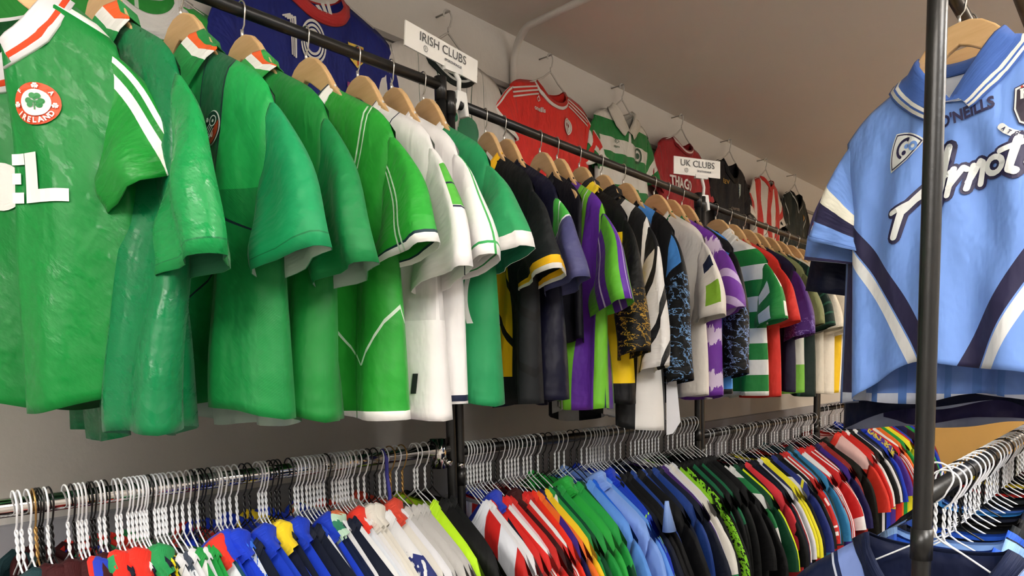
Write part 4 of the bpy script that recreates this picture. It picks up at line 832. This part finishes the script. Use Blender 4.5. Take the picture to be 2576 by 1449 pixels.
ROWS_TWO =  [(1.369, 'w', 'rwst'), (1.379, 'w', 'white'), (1.39, 'w', 'white'), (1.402, 'w', 'red'), (1.414, 'w', 'redb'), (1.427, 'w', 'navy'), (1.439, 'w', 'rstr'), (1.455, 'w', 'rwp'), (1.468, 'w', 'red'), (1.489, 'k', 'maroon'), (1.51, 'w', 'red'), (1.53, 'w', 'rstr'), (1.543, 'w', 'rwp'), (1.557, 'w', 'red'), (1.571, 'w', 'rsq'), (1.585, 'w', 'orange'), (1.609, 'w', 'np'), (1.625, 'w', 'yelb'), (1.642, 'w', 'grw'), (1.662, 'k', 'dgreen'), (1.675, 'w', 'green'), (1.699, 'k', 'greenl'), (1.728, 'k', 'bgreen'), (1.757, 'w', 'greenl'), (1.777, 'w', 'greenl'), (1.803, 'w', 'dgreen'), (1.838, 'k', 'sky'), (1.87, 'k', 'blue'), (1.895, 'w', 'skyh'), (1.924, 'w', 'sky'), (1.944, 'w', 'royp'), (1.959, 'w', 'royal'), (1.975, 'w', 'navy'), (1.993, 'w', 'royp'), (2.009, 'w', 'black'), (2.026, 'w', 'char'), (2.054, 'w', 'black'), (2.085, 'w', 'nblue'), (2.122, 'w', 'black'), (2.157, 'k', 'nblue'), (2.188, 'w', 'navy'), (2.217, 'w', 'nblue'), (2.241, 'w', 'navy'), (2.265, 'w', 'purple'), (2.289, 'w', 'purple'), (2.311, 'w', 'white'), (2.334, 'w', 'wg'), (2.356, 'w', 'white'), (2.379, 'w', 'lime'), (2.42, 'k', 'limep'), (2.45, 'w', 'black'), (2.486, 'w', 'blg'), (2.52, 'w', 'blackj'), (2.548, 'w', 'blg'), (2.574, 'w', 'blackj'), (2.606, 'w', 'blackj'), (2.632, 'w', 'black'), (2.656, 'w', 'blackj')]
ROWS_THREE =  [(2.765, 'w', 'black'), (2.801, 'w', 'hoops'), (2.837, 'k', 'hoops'), (2.873, 'w', 'dgreen'), (2.908, 'w', 'neonb'), (2.944, 'w', 'black'), (2.98, 'k', 'coral'), (3.016, 'w', 'black'), (3.052, 'w', 'navy'), (3.088, 'w', 'rwb'), (3.124, 'k', 'ws'), (3.159, 'w', 'yelk'), (3.195, 'w', 'yelk'), (3.231, 'w', 'bwy'), (3.267, 'k', 'navyy'), (3.303, 'w', 'bwy'), (3.339, 'w', 'black'), (3.375, 'w', 'rlog'), (3.41, 'k', 'rlog'), (3.446, 'w', 'red'), (3.482, 'w', 'tealb'), (3.518, 'w', 'teal'), (3.554, 'k', 'tealb'), (3.59, 'w', 'rstr'), (3.626, 'w', 'rstr'), (3.661, 'w', 'red'), (3.697, 'k', 'rwcuff'), (3.733, 'w', 'rwcuff'), (3.769, 'w', 'rwcuff'), (3.805, 'w', 'mnavy'), (3.841, 'k', 'np'), (3.877, 'w', 'purple'), (3.912, 'w', 'dred'), (3.948, 'w', 'dred'), (3.984, 'k', 'coat'), (4.02, 'w', 'coat')]
ROWS_FOUR =  [(4.14, 'w', 'pinkw'), (4.208, 'w', 'pinkw'), (4.276, 'k', 'red'), (4.344, 'w', 'whiter'), (4.412, 'w', 'black'), (4.48, 'k', 'ws'), (4.548, 'w', 'navy'), (4.616, 'w', 'royal'), (4.684, 'k', 'purpy'), (4.752, 'w', 'rstr'), (4.82, 'w', 'white'), (4.888, 'k', 'orange'), (4.956, 'w', 'green'), (5.024, 'w', 'yelk'), (5.092, 'k', 'red'), (5.16, 'w', 'royal'), (5.228, 'w', 'navy'), (5.296, 'k', 'mnavy'), (5.364, 'w', 'redg'), (5.432, 'w', 'green'), (5.5, 'k', 'royal'), (5.568, 'w', 'dred')]
ROWS_RIGHT =  [(1.325, 'w', 'royn'), (1.37, 'w', 'skyn'), (1.415, 'w', 'navy'), (1.46, 'k', 'royn'), (1.505, 'w', 'char'), (1.55, 'w', 'black'), (1.595, 'w', 'black'), (1.64, 'w', 'navy'), (1.685, 'k', 'pinkb'), (1.73, 'w', 'sky'), (1.775, 'w', 'navy'), (1.82, 'w', 'black'), (1.865, 'w', 'char'), (1.91, 'k', 'navy'), (1.955, 'w', 'red'), (2.0, 'w', 'black'), (2.045, 'w', 'navy'), (2.09, 'w', 'yellow'), (2.135, 'k', 'black'), (2.18, 'w', 'dgrey'), (2.225, 'w', 'navy'), (2.27, 'w', 'black'), (2.315, 'w', 'maroon'), (2.36, 'k', 'navy'), (2.405, 'w', 'black'), (2.45, 'w', 'dgreen'), (2.495, 'w', 'navy'), (2.54, 'w', 'black'), (2.585, 'k', 'black'), (2.63, 'w', 'navy')]

CHROME_OUT = fill_rail(RX, lambda y: 1.243, ROWS_CHROME, 'the chrome rail', 'shirts on the chrome rail', 6, 11, 1.0, .014)
TWO_OUT = fill_rail(RX, lambda y: 1.231-.015*(y-1.352)/1.338, ROWS_TWO, 'the second bay lower rail', 'shirts on the second bay lower rail', 14, 12)
fill_rail(RX, lambda y: 1.157-.007*(y-2.722)/1.338, ROWS_THREE, 'the third bay lower rail', 'shirts on the third bay lower rail', 16, 13)
fill_rail(RX, lambda y: 1.184, ROWS_FOUR, 'the farthest lower rail', 'shirts on the farthest lower rail', 16, 14)
fill_rail(QX, lambda y: 1.243, ROWS_RIGHT, 'the right-hand lower rail', 'shirts on the right-hand lower rail', 2, 15, .88, .032)
# front shirt of the right-hand rail
f = fabric('1A2850', ((('acurve', .172, .35, 0, .031, -.9, -.10), 'C8D0E0'), (('acurve', .172, .35, 0, .027, -.9, -.10), '1A2850'), (('acurve', .172, .35, 0, .019, -.9, -.10), '7C94D4')), rough=.6)
hang(Shirt(hw=.25, xs=.245, nw=.098, zn=-.10, slope=.72, dip=.15, neck='v', D=.03, zh=-.78, seed=31, reach=.30), (QX, 1.262, 1.26), 2, 'navy shirt with pale blue bands edged white, frontmost on the right-hand lower rail', 'shirts on the right-hand lower rail', f, fabric('1A2850', TOPS, rough=.6), fabric('1A2850', ((('w', .8, .9), 'C8D0E0'),), rough=.6), inner='16224A')
wire_hanger((QX, 1.262, 1.262), 2, 'w', 'white wire hanger in the frontmost navy banded shirt of the right-hand rail', 'wire hangers on the right-hand lower rail')
# small things
R, S = TWO_OUT[0]
fn = front_of(S); b = mark('badge', ([(.052, -.218), (.108, -.224), (.108, -.285), (.08, -.308), (.052, -.282)], [(0, 1, 2, 3, 4)]), fn, ink('2A1420'), R, .003, label='dark shield badge with a white football')
mark('badge_football', merge(ring(.08, -.255, .009, .0125), disc(.08, -.255, .005, n=5), *[stroke([(.064+i*.007, -.272), (.070+i*.007, -.292)], .003) for i in range(4)]), fn, WH, b, lay=1)
mark('badge_bar', ([(.056, -.225), (.104, -.230), (.104, -.240), (.056, -.235)], [(0, 1, 2, 3)]), fn, ink('C04048'), b, lay=1)
pts = [(RX+.012, 1.085, 1.262), (RX+.024, 1.088, 1.24), (RX+.018, 1.092, 1.20), (RX+.028, 1.09, 1.16), (RX+.02, 1.096, 1.12), (RX+.03, 1.1, 1.06)]
tag(Geo().tube(pts, lambda i: .0045, 8).obj('ribbon', plain('blue_ribbon', '3A3A9A', .6)), 'blue-violet ribbon wound round a white hanger neck on the chrome rail', 'ribbon')
g = Geo().tube([(-1.06, 1.905, 1.045), (-1.06, 1.905, 1.03), (-1.055, 1.91, 0.955)], lambda i: (.006, .008, .021)[i], 16)
tag(g.obj('security_tag', plain('pale_blue_plastic', '8AAAE8', .4)), 'pale blue cone security tag on the black shirts of the second bay', 'security tag')
g = Geo().prism([(-.012, 0), (.018, 0), (.03, -.13), (.008, -.165), (-.012, -.17)], -.001, .001); o = g.obj('swing_tag', plain('white_tag_card', 'D8D8DC', .5), smooth=False); o.location = (-1.10, 2.0, 1.40); o.rotation_euler = (0, 0, .5)
tag(o, 'white paper swing tag hanging under the cream white shirt', 'swing tag')
